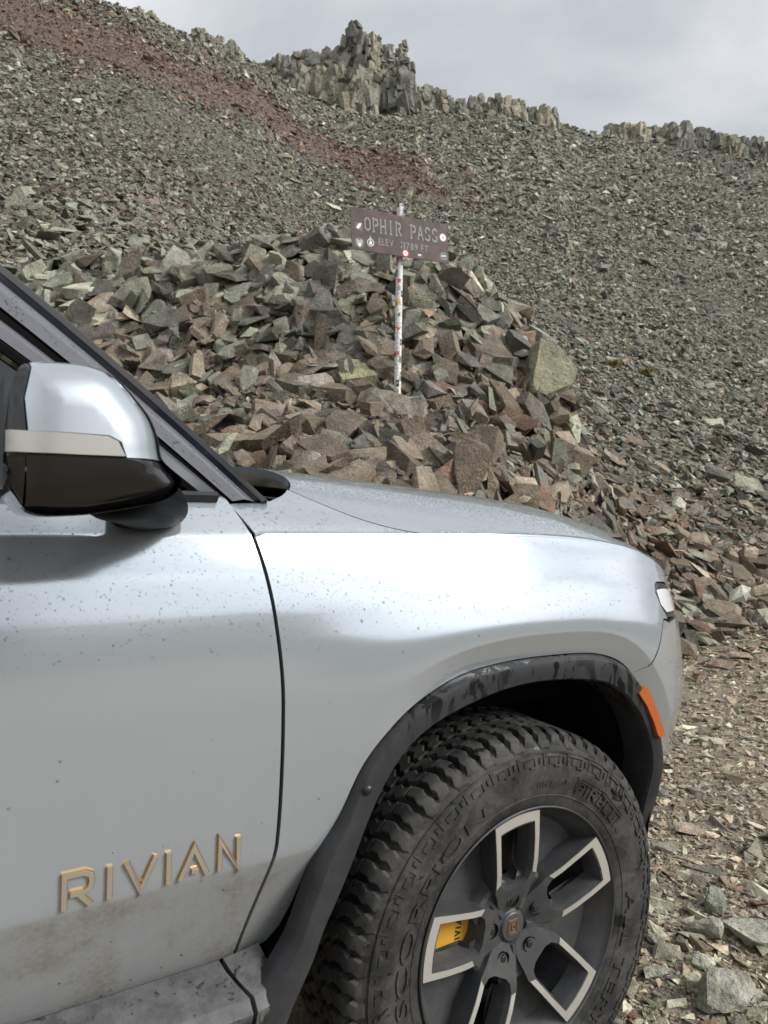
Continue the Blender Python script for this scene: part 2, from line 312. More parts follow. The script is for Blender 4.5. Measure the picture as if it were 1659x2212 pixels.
def build_terrain():
    az = np.radians(np.r_[np.arange(-180, -52, 2.5), np.arange(-52, 46, .5), np.arange(46, 180, 2.5)])
    rr = np.r_[0.05, np.linspace(.6, 4, 12), np.linspace(4.15, 14, 66), np.geomspace(14.3, 150, 95), np.geomspace(158, 5000, 26)]
    A, R = np.meshgrid(az, rr, indexing='ij'); X = R*np.sin(A); Y = R*np.cos(A); Z = terr(X, Y)
    n, m = A.shape; V = np.stack([X, Y, Z], -1).reshape(-1, 3); th = np.degrees(A); yy = R*np.maximum(np.cos(A), .5); road = (yy < knots(th, TOE)+.35) | (Z < .15)
    I = np.arange(n); J = np.arange(m-1); I, J = np.meshgrid(I, J, indexing='ij'); I2 = (I+1) % n
    q = np.stack([I*m+J, I2*m+J, I2*m+J+1, I*m+J+1], -1).reshape(-1, 4)[:, ::-1]
    isr = road.ravel()[q].all(1)
    out = []
    for name, sel, mt in (('ground', isr, 'ground'), ('hillside', ~isr, 'hill')):
        f = q[sel]; u, inv = np.unique(f, return_inverse=True); W = V[u]
        sk_, st_ = streak(W[:, 0], W[:, 1]); k = (np.clip(1.25-sk_, 0, 1)*sstep(0, 10, st_))[:, None]*(W[:, 1:2] > 0); mnd = (np.hypot(W[:, 0], W[:, 1]) < 13)[:, None]
        c = np.array([.19, .182, .148])*(1-k)+np.array([.195, .145, .112])*k; c = np.where(mnd, np.array([.13, .105, .08]), c)
        o = big_mesh(name, W, inv.ravel(), np.arange(len(f))*4, M[mt], col=c, smooth=True); tag(o, kind='structure'); out.append(o)
    return out
GROUND, HILL = build_terrain()
tag(GROUND, 'tan gravel and dirt of the pass road beside the car'); tag(HILL, 'steep grey-green and rust talus hillside behind the car')

# ------------------------------------------------------------------ rock shapes
def cut_rock(seed, cuts=6, dims=(1, .72, .45), lo=.55, hi=.9, zs=.75):
    r = random.Random(seed); bm = bmesh.new(); bmesh.ops.create_cube(bm, size=1)
    for v in bm.verts: v.co = Vector((v.co.x*dims[0]*r.uniform(.85, 1.1), v.co.y*dims[1]*r.uniform(.85, 1.1), v.co.z*dims[2]*r.uniform(.8, 1.15)))
    for k in range(cuts):
        d = Vector((r.gauss(0, 1), r.gauss(0, 1), r.gauss(0, zs))).normalized(); sup = max(v.co.dot(d) for v in bm.verts)
        ret = bmesh.ops.bisect_plane(bm, geom=bm.verts[:]+bm.edges[:]+bm.faces[:], dist=1e-5, plane_co=d*sup*r.uniform(lo, hi), plane_no=d, clear_outer=True)
        ed = [e for e in ret['geom_cut'] if isinstance(e, bmesh.types.BMEdge)]
        if len(ed) > 2: bmesh.ops.contextual_create(bm, geom=ed)
    bmesh.ops.remove_doubles(bm, verts=bm.verts, dist=.012); bmesh.ops.recalc_face_normals(bm, faces=bm.faces); return bm
def proto(bm):
    bm.verts.index_update(); V = np.array([v.co[:] for v in bm.verts]); V -= (V.max(0)+V.min(0))/2; F = [[v.index for v in f.verts] for f in bm.faces]; bm.free(); return V, F
def shard(seed, n=8):
    r = random.Random(seed); bm = bmesh.new()
    for k in range(n): bm.verts.new((r.uniform(-.58, .58), r.uniform(-.36, .36), r.choice((-1, 1))*r.uniform(.06, .20)))
    ret = bmesh.ops.convex_hull(bm, input=bm.verts[:]); bmesh.ops.delete(bm, geom=[v for v in bm.verts if not v.link_faces], context='VERTS'); bmesh.ops.recalc_face_normals(bm, faces=bm.faces); return bm
def jag(seed, n=10):
    r = random.Random(seed); bm = bmesh.new(); a, c = r.uniform(.32, .52), r.uniform(.08, .22)
    for k in range(n):
        v = Vector((r.gauss(0, 1), r.gauss(0, 1), r.gauss(0, 1))).normalized()*r.uniform(.75, 1.1); bm.verts.new((max(-.9, min(.9, v.x*1.2))*.55, v.y*a*1.15, max(-.62, min(.62, v.z))*c*1.5))
    bmesh.ops.convex_hull(bm, input=bm.verts[:]); bmesh.ops.delete(bm, geom=[v for v in bm.verts if not v.link_faces], context='VERTS'); bmesh.ops.dissolve_limit(bm, angle_limit=.20, verts=bm.verts, edges=bm.edges); bmesh.ops.recalc_face_normals(bm, faces=bm.faces); return bm
P_FAR = [proto(shard(100+i, 8)) for i in range(40)]; P_TINY = [proto(shard(200+i, 6)) for i in range(40)]
P_MID = [proto(cut_rock(300+i, 6, (1, random.Random(i).uniform(.5, .95), random.Random(i+9).uniform(.13, .42)), .45, .86, .5)) for i in range(24)]+[proto(jag(700+i, 11)) for i in range(44)]
def scatter(name, mat, protos, x, y, z, nrm, size, tilt, colr, sink=.15, parent=None):
    n = len(x); a = rng.uniform(0, 2*np.pi, n); up = nrm; ref = np.stack([np.cos(a), np.sin(a), np.zeros(n)], -1)
    t1 = np.cross(up, ref); t1 /= np.linalg.norm(t1, axis=1, keepdims=True); t2 = np.cross(up, t1); B = np.stack([t1, t2, up], -1)
    ax = rng.normal(size=(n, 3)); ax /= np.linalg.norm(ax, axis=1, keepdims=True); an = rng.normal(0, tilt, n); c, s = np.cos(an), np.sin(an)
    K = np.zeros((n, 3, 3)); K[:, 0, 1] = -ax[:, 2]; K[:, 0, 2] = ax[:, 1]; K[:, 1, 0] = ax[:, 2]; K[:, 1, 2] = -ax[:, 0]; K[:, 2, 0] = -ax[:, 1]; K[:, 2, 1] = ax[:, 0]
    Rm = np.eye(3)[None]+s[:, None, None]*K+(1-c)[:, None, None]*(K@K); T = (Rm@B)*size[:, None, None]*rng.uniform(.8, 1.25, (n, 1, 3))
    pos = np.stack([x, y, z], -1)+up*(size*sink)[:, None]; pid = rng.integers(0, len(protos), n)
    VV, LL, SS, CC = [], [], [], []; vo = lo = 0
    for k, (V, Fc) in enumerate(protos):
        idx = np.nonzero(pid == k)[0]
        if not len(idx): continue
        W = np.einsum('nij,vj->nvi', T[idx], V)+pos[idx][:, None]; nv = len(V); loop = np.array([i for f in Fc for i in f]); st = np.cumsum([0]+[len(f) for f in Fc[:-1]])
        VV.append(W.reshape(-1, 3)); LL.append((loop[None]+(np.arange(len(idx))*nv)[:, None]+vo).ravel()); SS.append((st[None]+(np.arange(len(idx))*len(loop))[:, None]+lo).ravel()); CC.append(np.repeat(colr[idx], nv, 0))
        vo += nv*len(idx); lo += len(loop)*len(idx)
    return big_mesh(name, np.concatenate(VV), np.concatenate(LL), np.concatenate(SS), mat, parent, np.concatenate(CC))
GREEN = np.array([.30, .31, .235]); GREY = np.array([.275, .275, .23]); PALE = np.array([.44, .44, .34]); DARK = np.array([.15, .15, .125]); BROWN = np.array([.235, .196, .148]); RUST = np.array([.24, .16, .12]); TAN = np.array([.40, .34, .25]); PURP = np.array([.22, .195, .165])
def palette(w):
    P = np.stack([GREEN, GREY, PALE, DARK, BROWN, RUST, TAN, PURP]); w = np.maximum(w, 0); w = w/w.sum(1, keepdims=True); c = w.cumsum(1); k = (rng.random(len(w))[:, None] > c).sum(1).clip(0, 7)
    return P[k]*rng.lognormal(0, .27, len(w))[:, None]
def talus_cols(x, y):
    st, t = streak(x, y); r = np.where(st < 1, .99, np.exp(-(st-1)*1.3)*.75)*sstep(-1, 9, t+2*fbm(x*.4, y*.4, 77))
    big = fbm(x*.06, y*.06, 31)*2; left = sstep(4, -6, x-.1*y); w = np.zeros((len(x), 8))
    redr = sstep(24, 12, y)*sstep(.04, .22, x/y)*sstep(.8, .6, x/y)*1.0
    g = 1-np.clip(r+redr*.6, 0, .95)
    w[:, 0] = g*(.9+big); w[:, 1] = g*1.0; w[:, 2] = g*(.22+.15*big); w[:, 3] = g*.38; w[:, 4] = g*(.24+.5*left)+r*.35+redr*.5; w[:, 5] = r*2.2+redr*.34+g*.03; w[:, 6] = g*.10; w[:, 7] = g*(.2+.4*left)+r*.35+redr*.5
    return w
def build_talus():
    n = 1100000; th = np.radians(rng.uniform(-38, 38, n)); yv = np.exp(rng.uniform(math.log(9.5), math.log(128), n)); sz = np.maximum(.195, .0054*yv)
    p = yv**2/np.cos(th)**2/sz**2*(1+1.3*sstep(45, 14, yv)); p *= 175000/p.sum(); pick = np.nonzero(rng.random(n) < p)[0]
    th, yv, sz = th[pick], yv[pick], sz[pick]; x = yv*np.tan(th); y = yv; d = np.degrees(th); t = (yv-knots(d, TOE))/(knots(d, CRD)-knots(d, TOE))
    ok = (t > .015) & (t < 1.04) & ~((yv < 12.2) & (d < 11)); x, y, sz, yv = x[ok], y[ok], sz[ok], yv[ok]
    z = terr(x, y); size = sz*rng.lognormal(0, .42, len(x))*(1+.6*fbm((x*.866+y*.5)*.16, (y*.866-x*.5)*.05, 61)+.5*fbm(x*.3, y*.3, 63))*(1-.25*sstep(1, .3, streak(x, y)[0])); size = np.clip(size, .07, 1.3)
    for nm, P, m, lab in (('talus_scree', P_FAR, yv < 26, 'small angular rocks covering the lower talus slope behind the mound'), ('talus_scree', P_TINY, yv >= 26, 'countless fine rocks covering the high talus slope up to the skyline')):
        o = scatter(nm, M['rock_far'], P, x[m], y[m], z[m], terr_n(x[m], y[m], .3), size[m], .46, palette(talus_cols(x[m], y[m]))*.92, rng.uniform(-.02, .36, m.sum())); tag(o, lab, 'scree', kind='stuff')
build_talus()
def mound_cols(x, y, z):
    hi = sstep(3.2, 5.2, z)*.9+.1; u = x/y; right = sstep(.05, .25, u); w = np.zeros((len(x), 8)); n = fbm(x*.35, y*.35, 41)*2; low = sstep(2.6, .8, z)*(1+.8*right)
    w[:, 0] = .10+.70*hi+.35*right*hi+n*.3; w[:, 1] = .30+.30*hi; w[:, 2] = .16*hi+.05; w[:, 3] = .40; w[:, 4] = 1.15*(1-hi)+.40-n*.4+.5*low; w[:, 5] = .12*(1-hi)+.02-n*.10+.22*low*right; w[:, 6] = .25*(1-hi)+.18*low; w[:, 7] = .30
    return w
def build_rubble():
    N = 40000; th = np.radians(rng.uniform(-42, 41, N)); yv = rng.uniform(4.2, 15, N)
    x = yv*np.tan(th); y = yv; d = np.degrees(th); ok = (yv > knots(d, TOE)-.6-1.2*rng.random(N)**3) & (yv < 12.9+2.5*rng.random(N)**2*(d > 8)) ; x, y, d = x[ok], y[ok], d[ok]
    ok = ~((np.abs(x-.10) < .62) & (y > 7.2) & (y < 8.85) & (rng.random(len(x)) < .93)); x, y, d = x[ok], y[ok], d[ok]
    z = terr(x, y); size = np.clip(.135*rng.lognormal(0, .60, len(x))*(1+.35*sstep(2.5, 4.5, z))*(1+1.3*fbm(x*.5, y*.5, 51)), .04, .5)
    o = scatter('mound_rubble', M['rock'], P_MID, x, y, z, terr_n(x, y), size, .85, palette(mound_cols(x, y, z)), rng.uniform(-.05, .42, len(x)))
    k = rng.permutation(len(x))[:16000]; jx = x[k]+rng.normal(0, .12, len(k)); jy = y[k]+rng.normal(0, .12, len(k)); jz = terr(jx, jy); c = scatter('mound_chips', M['rock'], P_TINY, jx, jy, jz, terr_n(jx, jy), np.clip(.055*rng.lognormal(0, .4, len(k)), .02, .13), .7, palette(mound_cols(jx, jy, jz)), rng.uniform(.3, 1.3, len(k)))
    tag(c, 'small rock chips and grit caught between the mound stones', 'rubble', kind='stuff')
    tag(o, 'loose broken rock filling between the larger stones of the mound', 'rubble', kind='stuff'); return o
build_rubble()
def build_gravel():
    N = 46000; th = np.radians(rng.uniform(8, 42, N)); yv = np.exp(rng.uniform(math.log(1.35), math.log(13), N)); x = yv*np.tan(th); y = yv; d = np.degrees(th)
    ok = yv < knots(d, TOE)+1.6; x, y, yv = x[ok], y[ok], yv[ok]; z = terr(x, y)
    size = np.clip(.0088*(1+yv*.40)*rng.lognormal(0, .62, len(x)), .006, .17); w = np.zeros((len(x), 8)); far = sstep(5, 9, yv)
    w[:, 0] = .40; w[:, 1] = .5; w[:, 2] = .9-.5*far; w[:, 3] = .12; w[:, 4] = .35+.5*far; w[:, 5] = .06+.12*far; w[:, 6] = .9; w[:, 7] = .25+.2*far
    o = scatter('gravel', M['gravel'], P_FAR, x, y, z, terr_n(x, y), size, .45, palette(w)*1.02*np.array([1.02, .985, .94]), .07); tag(o, 'small pale gravel strewn over the dirt road', 'gravel', kind='stuff'); return o
build_gravel()
# ------------------------------------------------------------------ cliffs on the skyline
def detail_mesh(name, seed, dims, cuts=7, sub=2, amp=.03, fr=3.0, lo=.55, hi=.9, layer=0., hull=0):
    bm = jag(seed, hull) if hull else cut_rock(seed, cuts, (1, dims[1]/dims[0], dims[2]/dims[0]), lo, hi)
    if hull:
        for v in bm.verts: v.co = Vector((v.co.x*.95, v.co.y*dims[1]*1.15, v.co.z*dims[2]*2.1))
    bmesh.ops.triangulate(bm, faces=[f for f in bm.faces if len(f.verts) > 4])
    bmesh.ops.subdivide_edges(bm, edges=bm.edges[:], cuts=sub, use_grid_fill=True); off = Vector((seed*1.7, seed*.31, seed*.77)); bm.normal_update()
    for v in bm.verts:
        p = v.co*fr+off; k = mnoise.noise(p)+.5*mnoise.noise(p*2.3)+.35*mnoise.cell(p*1.6)*.6
        v.co += v.normal*k*amp
        if layer: v.co.x += layer*(math.floor(v.co.z*7+2*mnoise.noise(v.co*2+off)) % 2-.5)*.06
    S = dims[0]
    for v in bm.verts: v.co *= S
    me = bpy.data.meshes.new(name); bm.to_mesh(me); bm.free(); return me
def at(px, py, d): r = ray_dir(px, py); t = d/r[1]; return Vector((r[0]*t, d, CAMH+r[2]*t))
CRAG = [proto(cut_rock(600+i, 6, (1, .8, 1.0), .55, .92, .6)) for i in range(24)]
def outcrop(name, label, blocks, depth, group=None, cols=((.37, .355, .285), (.30, .295, .245), (.42, .385, .29), (.26, .255, .22))):
    "blocks: (centre px, top py, base py, width px, depth offset m)"
    c = at(np.mean([b[0] for b in blocks]), max(b[2] for b in blocks), depth); root = empty(name, c); tag(root, label, 'rock outcrop', group)
    for i, (px, top, base, w, dd) in enumerate(blocks):
        d = depth+dd; a, b = at(px, top-3, d), at(px, base+34, d); wd = w/F_PX*d; h = a.z-b.z; sd = abs(hash((px, top))) % 9000
        rr = random.Random(sd); bm = bmesh.new(); nb = 34
        for j in range(nb):
            t = j/nb; k = rr.uniform(.30, .62)*(1-.30*t); V, Fc = CRAG[rr.randrange(len(CRAG))]; el = rr.uniform(1.1, 2.6); q = Matrix.Rotation(rr.gauss(0, .16), 3, 'X') @ Matrix.Rotation(rr.gauss(0, .16), 3, 'Y') @ Matrix.Rotation(rr.uniform(0, 6.28), 3, 'Z')
            hh = min(wd*k*el, h*.6); c0 = Vector((rr.uniform(-.5, .5)*wd*(1-.35*t), rr.uniform(-.35, .35)*wd*(1-.35*t), -h/2+hh*.4+(h-hh*.85)*min(1, t*1.04))); vs_ = [bm.verts.new(c0+q @ Vector((p[0]*wd*k*1.5, p[1]*wd*k*1.5, p[2]*hh))) for p in V]
            for f in Fc: bm.faces.new([vs_[i] for i in f])
        me = bpy.data.meshes.new('rock_column'); bm.to_mesh(me); bm.free()
        o = link_me('rock_column', me, M['cliff'], root); o.location = (a+b)/2-c; o.rotation_euler = (0, rr.uniform(-.05, .05), 0); k = rr.choice(cols); f = rr.uniform(.8, 1.1); o.color = (k[0]*f, k[1]*f, k[2]*f, 1)
    return root
outcrop('rock_tower', 'tall blocky rock tower standing up from the skyline above the sign', [
    (769, 54, 190, 36, 0), (748, 78, 190, 26, 1.0), (786, 72, 195, 24, .5), (806, 76, 195, 26, -.5), (822, 84, 200, 22, .4), (838, 98, 205, 22, .2), (852, 110, 205, 20, .6), (871, 96, 215, 24, .6), (880, 128, 225, 28, -.6),
    (868, 150, 226, 40, -1.2), (842, 160, 222, 34, -.6), (812, 150, 215, 42, .2), (780, 150, 222, 48, -1.0), (765, 176, 236, 44, -1.8), (795, 190, 240, 34, -2.2), (740, 120, 205, 34, .4), (722, 150, 212, 34, .2)], 92)
outcrop('rock_outcrop', 'low dark crag descending leftwards from the rock tower', [
    (722, 106, 190, 34, 2), (700, 110, 190, 30, 2.5), (678, 110, 186, 34, 2), (652, 114, 180, 32, 2.5), (628, 122, 172, 32, 2.2), (604, 128, 160, 30, 2.6), (582, 134, 150, 26, 3.0), (690, 150, 196, 36, .6), (660, 152, 186, 34, .8), (634, 156, 176, 32, 1.0)], 92)
outcrop('rock_outcrop', 'small crag on the ridge just right of the rock tower', [(912, 191, 222, 30, 0), (935, 193, 226, 26, .5), (953, 199, 230, 24, 0), (978, 213, 240, 26, .6), (996, 219, 240, 22, 0)], 98)
outcrop('rock_outcrop', 'row of blocky crags midway along the right ridge', [(1022, 216, 250, 28, 0), (1040, 208, 252, 26, .8), (1062, 218, 250, 26, .2), (1084, 213, 252, 28, 0), (1106, 214, 250, 30, .5), (1124, 220, 250, 24, 0), (1150, 234, 256, 24, .4), (1176, 234, 256, 28, 0), (1194, 240, 258, 20, .3)], 104)
outcrop('rock_outcrop', 'grey cliff band with a high knob on the far right ridge', [(1318, 275, 296, 36, 1), (1348, 273, 302, 36, .5), (1380, 271, 312, 34, 0), (1406, 279, 322, 30, .3), (1430, 273, 326, 30, 0), (1452, 269, 326, 30, -.3), (1476, 269, 322, 34, .2), (1502, 277, 316, 30, .5), (1526, 283, 312, 32, .8)], 114)
outcrop('rock_outcrop', 'low cliff band at the right edge of the skyline', [(1556, 293, 326, 34, .4), (1580, 297, 334, 30, 0), (1606, 301, 340, 30, .2), (1632, 303, 344, 32, 0), (1660, 309, 348, 34, .3), (1692, 317, 352, 36, .2)], 114)
outcrop('rock_outcrop', 'broken ledge on the crest of the near left shoulder', [(430, 66, 96, 26, 0), (452, 78, 104, 24, .3), (472, 86, 112, 24, 0), (496, 94, 122, 26, .3), (516, 106, 128, 20, .2), (300, 22, 48, 26, -2), (330, 28, 52, 24, -2)], 74)

# ------------------------------------------------------------------ mound stones, one object each
STONE_ME = [detail_mesh('stone', 40+i, (1, random.Random(i).uniform(.55, .95), random.Random(i+5).uniform(.18, .5)), 7, 1, .03, 4.0, .5, .9, hull=(0 if i % 3 == 0 else 12)) for i in range(36)]
for me in STONE_ME: me.materials.append(M['stone'])
def put_rock(o, p, n, size, rr, tilt=.55, sink=.12):
    q = Vector(n).to_track_quat('Z', 'Y'); ax = Vector((rr.gauss(0, 1), rr.gauss(0, 1), rr.gauss(0, 1))).normalized()
    o.rotation_mode = 'QUATERNION'; o.rotation_quaternion = Quaternion(ax, rr.gauss(0, tilt)) @ q @ Quaternion((0, 0, 1), rr.uniform(0, 6.28)); o.scale = (size,)*3; o.location = Vector(p)+Vector(n)*size*sink
def hood_line(px): return np.interp(px, [-100, 0, 575, 630, 1000, 1250, 1450, 1466, 1467], [560, 600, 1070, 1022, 1070, 1130, 1225, 1300, 3000])
BOULDERS = [  # px, py, width px, aspect (w, d, h), colour, label, turn
    (1165, 812, 128, (1, .8, .95), (.30, .295, .21), 'big pale block with a mossy flat face ending the mound on the right', 0),
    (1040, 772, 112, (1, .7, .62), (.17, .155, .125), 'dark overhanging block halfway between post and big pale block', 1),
    (772, 818, 96, (1, .7, .62), (.36, .36, .22), 'yellow-green lichen-topped block just left of the sign post', 2),
    (868, 872, 46, (1, .8, .9), (.27, .29, .235), 'small pale pyramid-shaped rock leaning at the foot of the post', 3),
    (612, 592, 70, (1, .8, .75), (.235, .245, .20), 'tall grey-green block on the mound crest left of the sign', 4),
    (682, 560, 84, (1, .8, .85), (.24, .25, .20), 'large upright grey block on the mound crest below the sign edge', 5),
    (660, 534, 96, (1, .6, .32), (.31, .245, .16), 'flat tan slab capping the mound crest left of the sign', 6),
    (742, 528, 70, (1, .7, .4), (.33, .27, .17), 'orange-tan slab just under the lower left corner of the sign', 7),
    (738, 592, 76, (1, .7, .6), (.25, .255, .215), 'pale grey block under the left half of the sign', 8),
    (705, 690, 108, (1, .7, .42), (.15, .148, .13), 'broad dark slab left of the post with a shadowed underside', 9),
    (498, 660, 66, (1, .7, .5), (.26, .27, .19), 'mossy green wedge rock on the left part of the mound', 10),
    (342, 596, 80, (1, .75, .7), (.25, .265, .18), 'olive block on the crest above the wiper end of the pillar', 11),
    (262, 640, 84, (1, .55, .4), (.20, .135, .10), 'long reddish slab lying on the left crest of the mound', 12),
    (160, 640, 56, (1, .7, .7), (.22, .225, .195), 'grey upright rock on the mound just above the car pillar', 13),
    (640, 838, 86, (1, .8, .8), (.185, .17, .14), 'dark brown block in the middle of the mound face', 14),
    (700, 858, 84, (1, .7, .8), (.20, .185, .15), 'tall leaning slab left of the concrete footing', 15),
    (480, 905, 90, (1, .7, .55), (.27, .27, .22), 'pale grey boulder low on the mound above the hood corner', 16),
    (500, 815, 78, (1, .7, .55), (.20, .16, .12), 'brown angular block left of the dirt hollow', 17),
    (560, 775, 66, (1, .7, .5), (.22, .18, .13), 'squarish brown block above the dirt hollow', 18),
    (975, 850, 74, (1, .7, .6), (.23, .24, .195), 'flat grey-green block right of the concrete footing', 19),
    (1045, 832, 86, (1, .7, .35), (.26, .275, .225), 'pale slate slab below the dark overhanging block', 20),
    (1005, 700, 76, (1, .6, .35), (.25, .265, .21), 'tilted grey-green slab right of the post at mid height', 21),
    (1090, 690, 80, (1, .6, .35), (.26, .275, .225), 'long pale slab near the top right of the mound', 22),
    (925, 660, 70, (1, .6, .5), (.24, .25, .20), 'grey block close right of the post below the sign', 23),
    (905, 592, 80, (1, .7, .45), (.29, .28, .20), 'pale block on the crest under the right half of the sign', 24),
    (1010, 600, 60, (1, .7, .55), (.235, .245, .20), 'grey wedge on the crest below the lower right corner of the sign', 25),
    (1130, 745, 72, (1, .6, .4), (.24, .255, .21), 'grey slab resting on top of the big pale block', 26),
    (1060, 920, 84, (1, .7, .5), (.22, .175, .13), 'brown block low on the mound right of the footing', 27),
    (1170, 935, 90, (1, .8, .8), (.23, .225, .185), 'blocky grey-brown boulder below the big pale block', 28),
    (1245, 930, 66, (1, .7, .5), (.255, .27, .22), 'pale green-grey rock at the right foot of the mound', 29),
    (905, 985, 104, (1, .7, .6), (.265, .25, .20), 'cracked pale slab directly below the concrete footing', 30),
    (820, 1012, 96, (1, .7, .5), (.25, .23, .18), 'wide cracked rock just above the middle of the hood', 31),
    (985, 1025, 62, (1, .7, .8), (.30, .265, .205), 'pale upright chip standing behind the hood', 32),
    (1130, 1045, 80, (1, .7, .4), (.26, .20, .15), 'tan slab above the front slope of the hood', 33),
    (1330, 1000, 80, (1, .6, .35), (.255, .20, .155), 'long brown slab on the apron right of the mound', 34),
    (1400, 1145, 72, (1, .7, .55), (.235, .195, .15), 'rusty brown rock just above the headlight corner', 35),
    (1500, 1060, 60, (1, .6, .4), (.27, .21, .16), 'reddish tan slab on the scree right of the hood', 36),
    (1540, 1130, 50, (1, .6, .4), (.26, .22, .17), 'brown flake on the scree toe beyond the front bumper', 37),
    (1370, 1070, 64, (1, .6, .4), (.245, .20, .15), 'flat brown slab in the rubble above the hood tip', 38),
]
NEAR = [  # px, py of the base centre, width px, aspect, colour, label
    (1560, 2165, 158, (1, .85, .72), (.30, .295, .255), 'large pale angular boulder at the bottom right corner of the road'),
    (1622, 2030, 120, (1, .7, .5), (.31, .315, .27), 'long whitish-grey rock cut by the right edge above the corner boulder'),
    (1545, 1962, 66, (1, .7, .62), (.235, .25, .215), 'flat-faced green-grey stone resting beyond the whitish rocks'),
    (1530, 2018, 74, (1, .75, .6), (.29, .28, .24), 'grey-topped brown stone between tyre and long whitish rock'),
    (1474, 2050, 50, (1, .7, .6), (.20, .175, .145), 'brown wedge stone standing beside the front tyre'),
    (1412, 2035, 48, (1, .7, .6), (.30, .30, .265), 'small pale stone tucked closest to the tyre'),
    (1418, 2112, 78, (1, .5, .4), (.30, .30, .26), 'elongated pale stone near the tyre contact'),
    (1515, 2090, 54, (1, .6, .6), (.27, .275, .24), 'grey stone leaning behind the corner boulder'),
    (1552, 1612, 66, (1, .6, .25), (.34, .32, .26), 'flat pale slab lying alone on the gravel beyond the bumper'),
    (1488, 1800, 76, (1, .6, .3), (.33, .27, .22), 'half-buried flat pinkish stone behind the wheel arch trim'),
    (1560, 1445, 72, (1, .7, .4), (.28, .215, .17), 'reddish embedded rock beyond the front bumper'),
    (1505, 1370, 44, (1, .7, .4), (.29, .235, .20), 'small pinkish rock at the foot of the scree'),
    (1600, 1425, 60, (1, .7, .4), (.29, .23, .18), 'tan embedded rock at the right edge beyond the bumper'),
    (1612, 1265, 46, (1, .7, .6), (.27, .245, .20), 'grey-tan rock at the scree toe near the right edge'),
]
def build_boulders():
    for i, (px, py, w, asp, c, lab, sd) in enumerate(BOULDERS):
        x, y, z = hit(px, py+w*asp[2]*.25); n = terr_n(np.array([x]), np.array([y]))[0]; size = w/F_PX*y*.95
        me = detail_mesh('boulder', 900+sd, (asp[0], asp[1], asp[2]*.8), 9, 3, .035, 3.0, .55, .92, layer=.35, hull=(0 if sd in (0, 1, 2, 9, 20, 22, 14) else 14)); me.materials.append(M['stone'])
        o = bpy.data.objects.new('boulder', me); COL.objects.link(o); o.color = (c[0]*1.12, c[1]*1.10, c[2]*1.06, 1); put_rock(o, (x, y, z), (n+np.array([0, -.25, .5]))/np.linalg.norm(n+np.array([0, -.25, .5])), size, random.Random(sd+5), .28, .18)
        tag(o, lab, 'rock', 'large rocks of the mound')
    for i, (px, py, w, asp, c, lab) in enumerate(NEAR):
        x, y, z = hit(px, py); size = w/F_PX*y*.955; me = detail_mesh('boulder', 1300+i, asp, 11, 4, .05, 2.6, .52, .88, hull=(0 if i in (2, 8) else 15)); me.materials.append(M['boulder'])
        o = bpy.data.objects.new('boulder', me); COL.objects.link(o); o.color = (c[0]*1.6, c[1]*1.6, c[2]*1.52, 1); put_rock(o, (x, y, z), (0, 0, 1), size, random.Random(i+77), .16, asp[2]*.33); tag(o, lab, 'rock', 'loose stones on the road')
build_boulders()
def build_stones():
    placed = [(b[0], b[1], b[2]*.42) for b in BOULDERS]; rr = random.Random(11); k = 0; tries = 0
    while k < 262 and tries < 9000:
        tries += 1; px = rr.uniform(60, 1640); py = rr.uniform(520, 1300)
        if py > hood_line(px)-6: continue
        top = np.interp(px, [0, 500, 1000, 1100, 1250, 1330, 1659], [590, 545, 560, 640, 760, 900, 985])
        if py < top: continue
        base = np.interp(px, [0, 900, 1200, 1300, 1659], [32, 39, 35, 27, 22]); w = base*rr.lognormvariate(0, .28)
        if any((px-a)**2+((py-b)*1.35)**2 < (.40*w+r)**2*.86 for a, b, r in placed): continue
        x, y, z = hit(px, py)
        if y > 16 or (abs(x-.10) < .6 and 7.2 < y < 8.8): continue
        placed.append((px, py, w*.42)); n = terr_n(np.array([x]), np.array([y]))[0]; c = palette(mound_cols(np.array([x]), np.array([y]), np.array([z])))[0]
        o = bpy.data.objects.new('stone', STONE_ME[k % len(STONE_ME)]); COL.objects.link(o); o.parent = HILL; o.color = (*c, 1); put_rock(o, (x, y, z), n, w/F_PX*y*1.12, rr, .7, .2); k += 1
build_stones()
def tuft(px, py, h, mat, n, label, name='grass_tuft', cat='grass'):
    x, y, z = hit(px, py); mb = MB(); rr = random.Random(px)
    for i in range(n):
        a = rr.uniform(0, 6.28); r = rr.uniform(0, h*.9); b = Vector((math.cos(a)*r, math.sin(a)*r*.6, -.04)); l = h*rr.uniform(.5, 1.1); lean = Vector((rr.gauss(0, .35), rr.gauss(0, .35), 1)).normalized()*l; s = Vector((rr.uniform(-1, 1), rr.uniform(-1, 1), 0)).normalized()*h*.035
        mb.add([b-s, b+s, b+lean*.6+s*.7, b+lean*1.0+Vector((lean.x, lean.y, -l*.15))*.5], [(0, 1, 2), (0, 2, 3)])
    o = mb.build(name, mat, smooth=False); o.location = (x, y, z+.03); tag(o, label, cat, 'plants on the scree')
tuft(1322, 796, .34, M['moss'], 260, 'yellow-green moss clump at the right edge of the mound', 'moss_clump', 'moss'); tuft(1395, 812, .30, M['moss'], 220, 'olive moss patch on the scree right of the mossy clump', 'moss_clump', 'moss')
tuft(1022, 985, .16, M['grass'], 70, 'thin grass tuft in the dirt right of the footing'); tuft(318, 740, .14, M['grass'], 60, 'small green tuft in the rocks above the mirror')

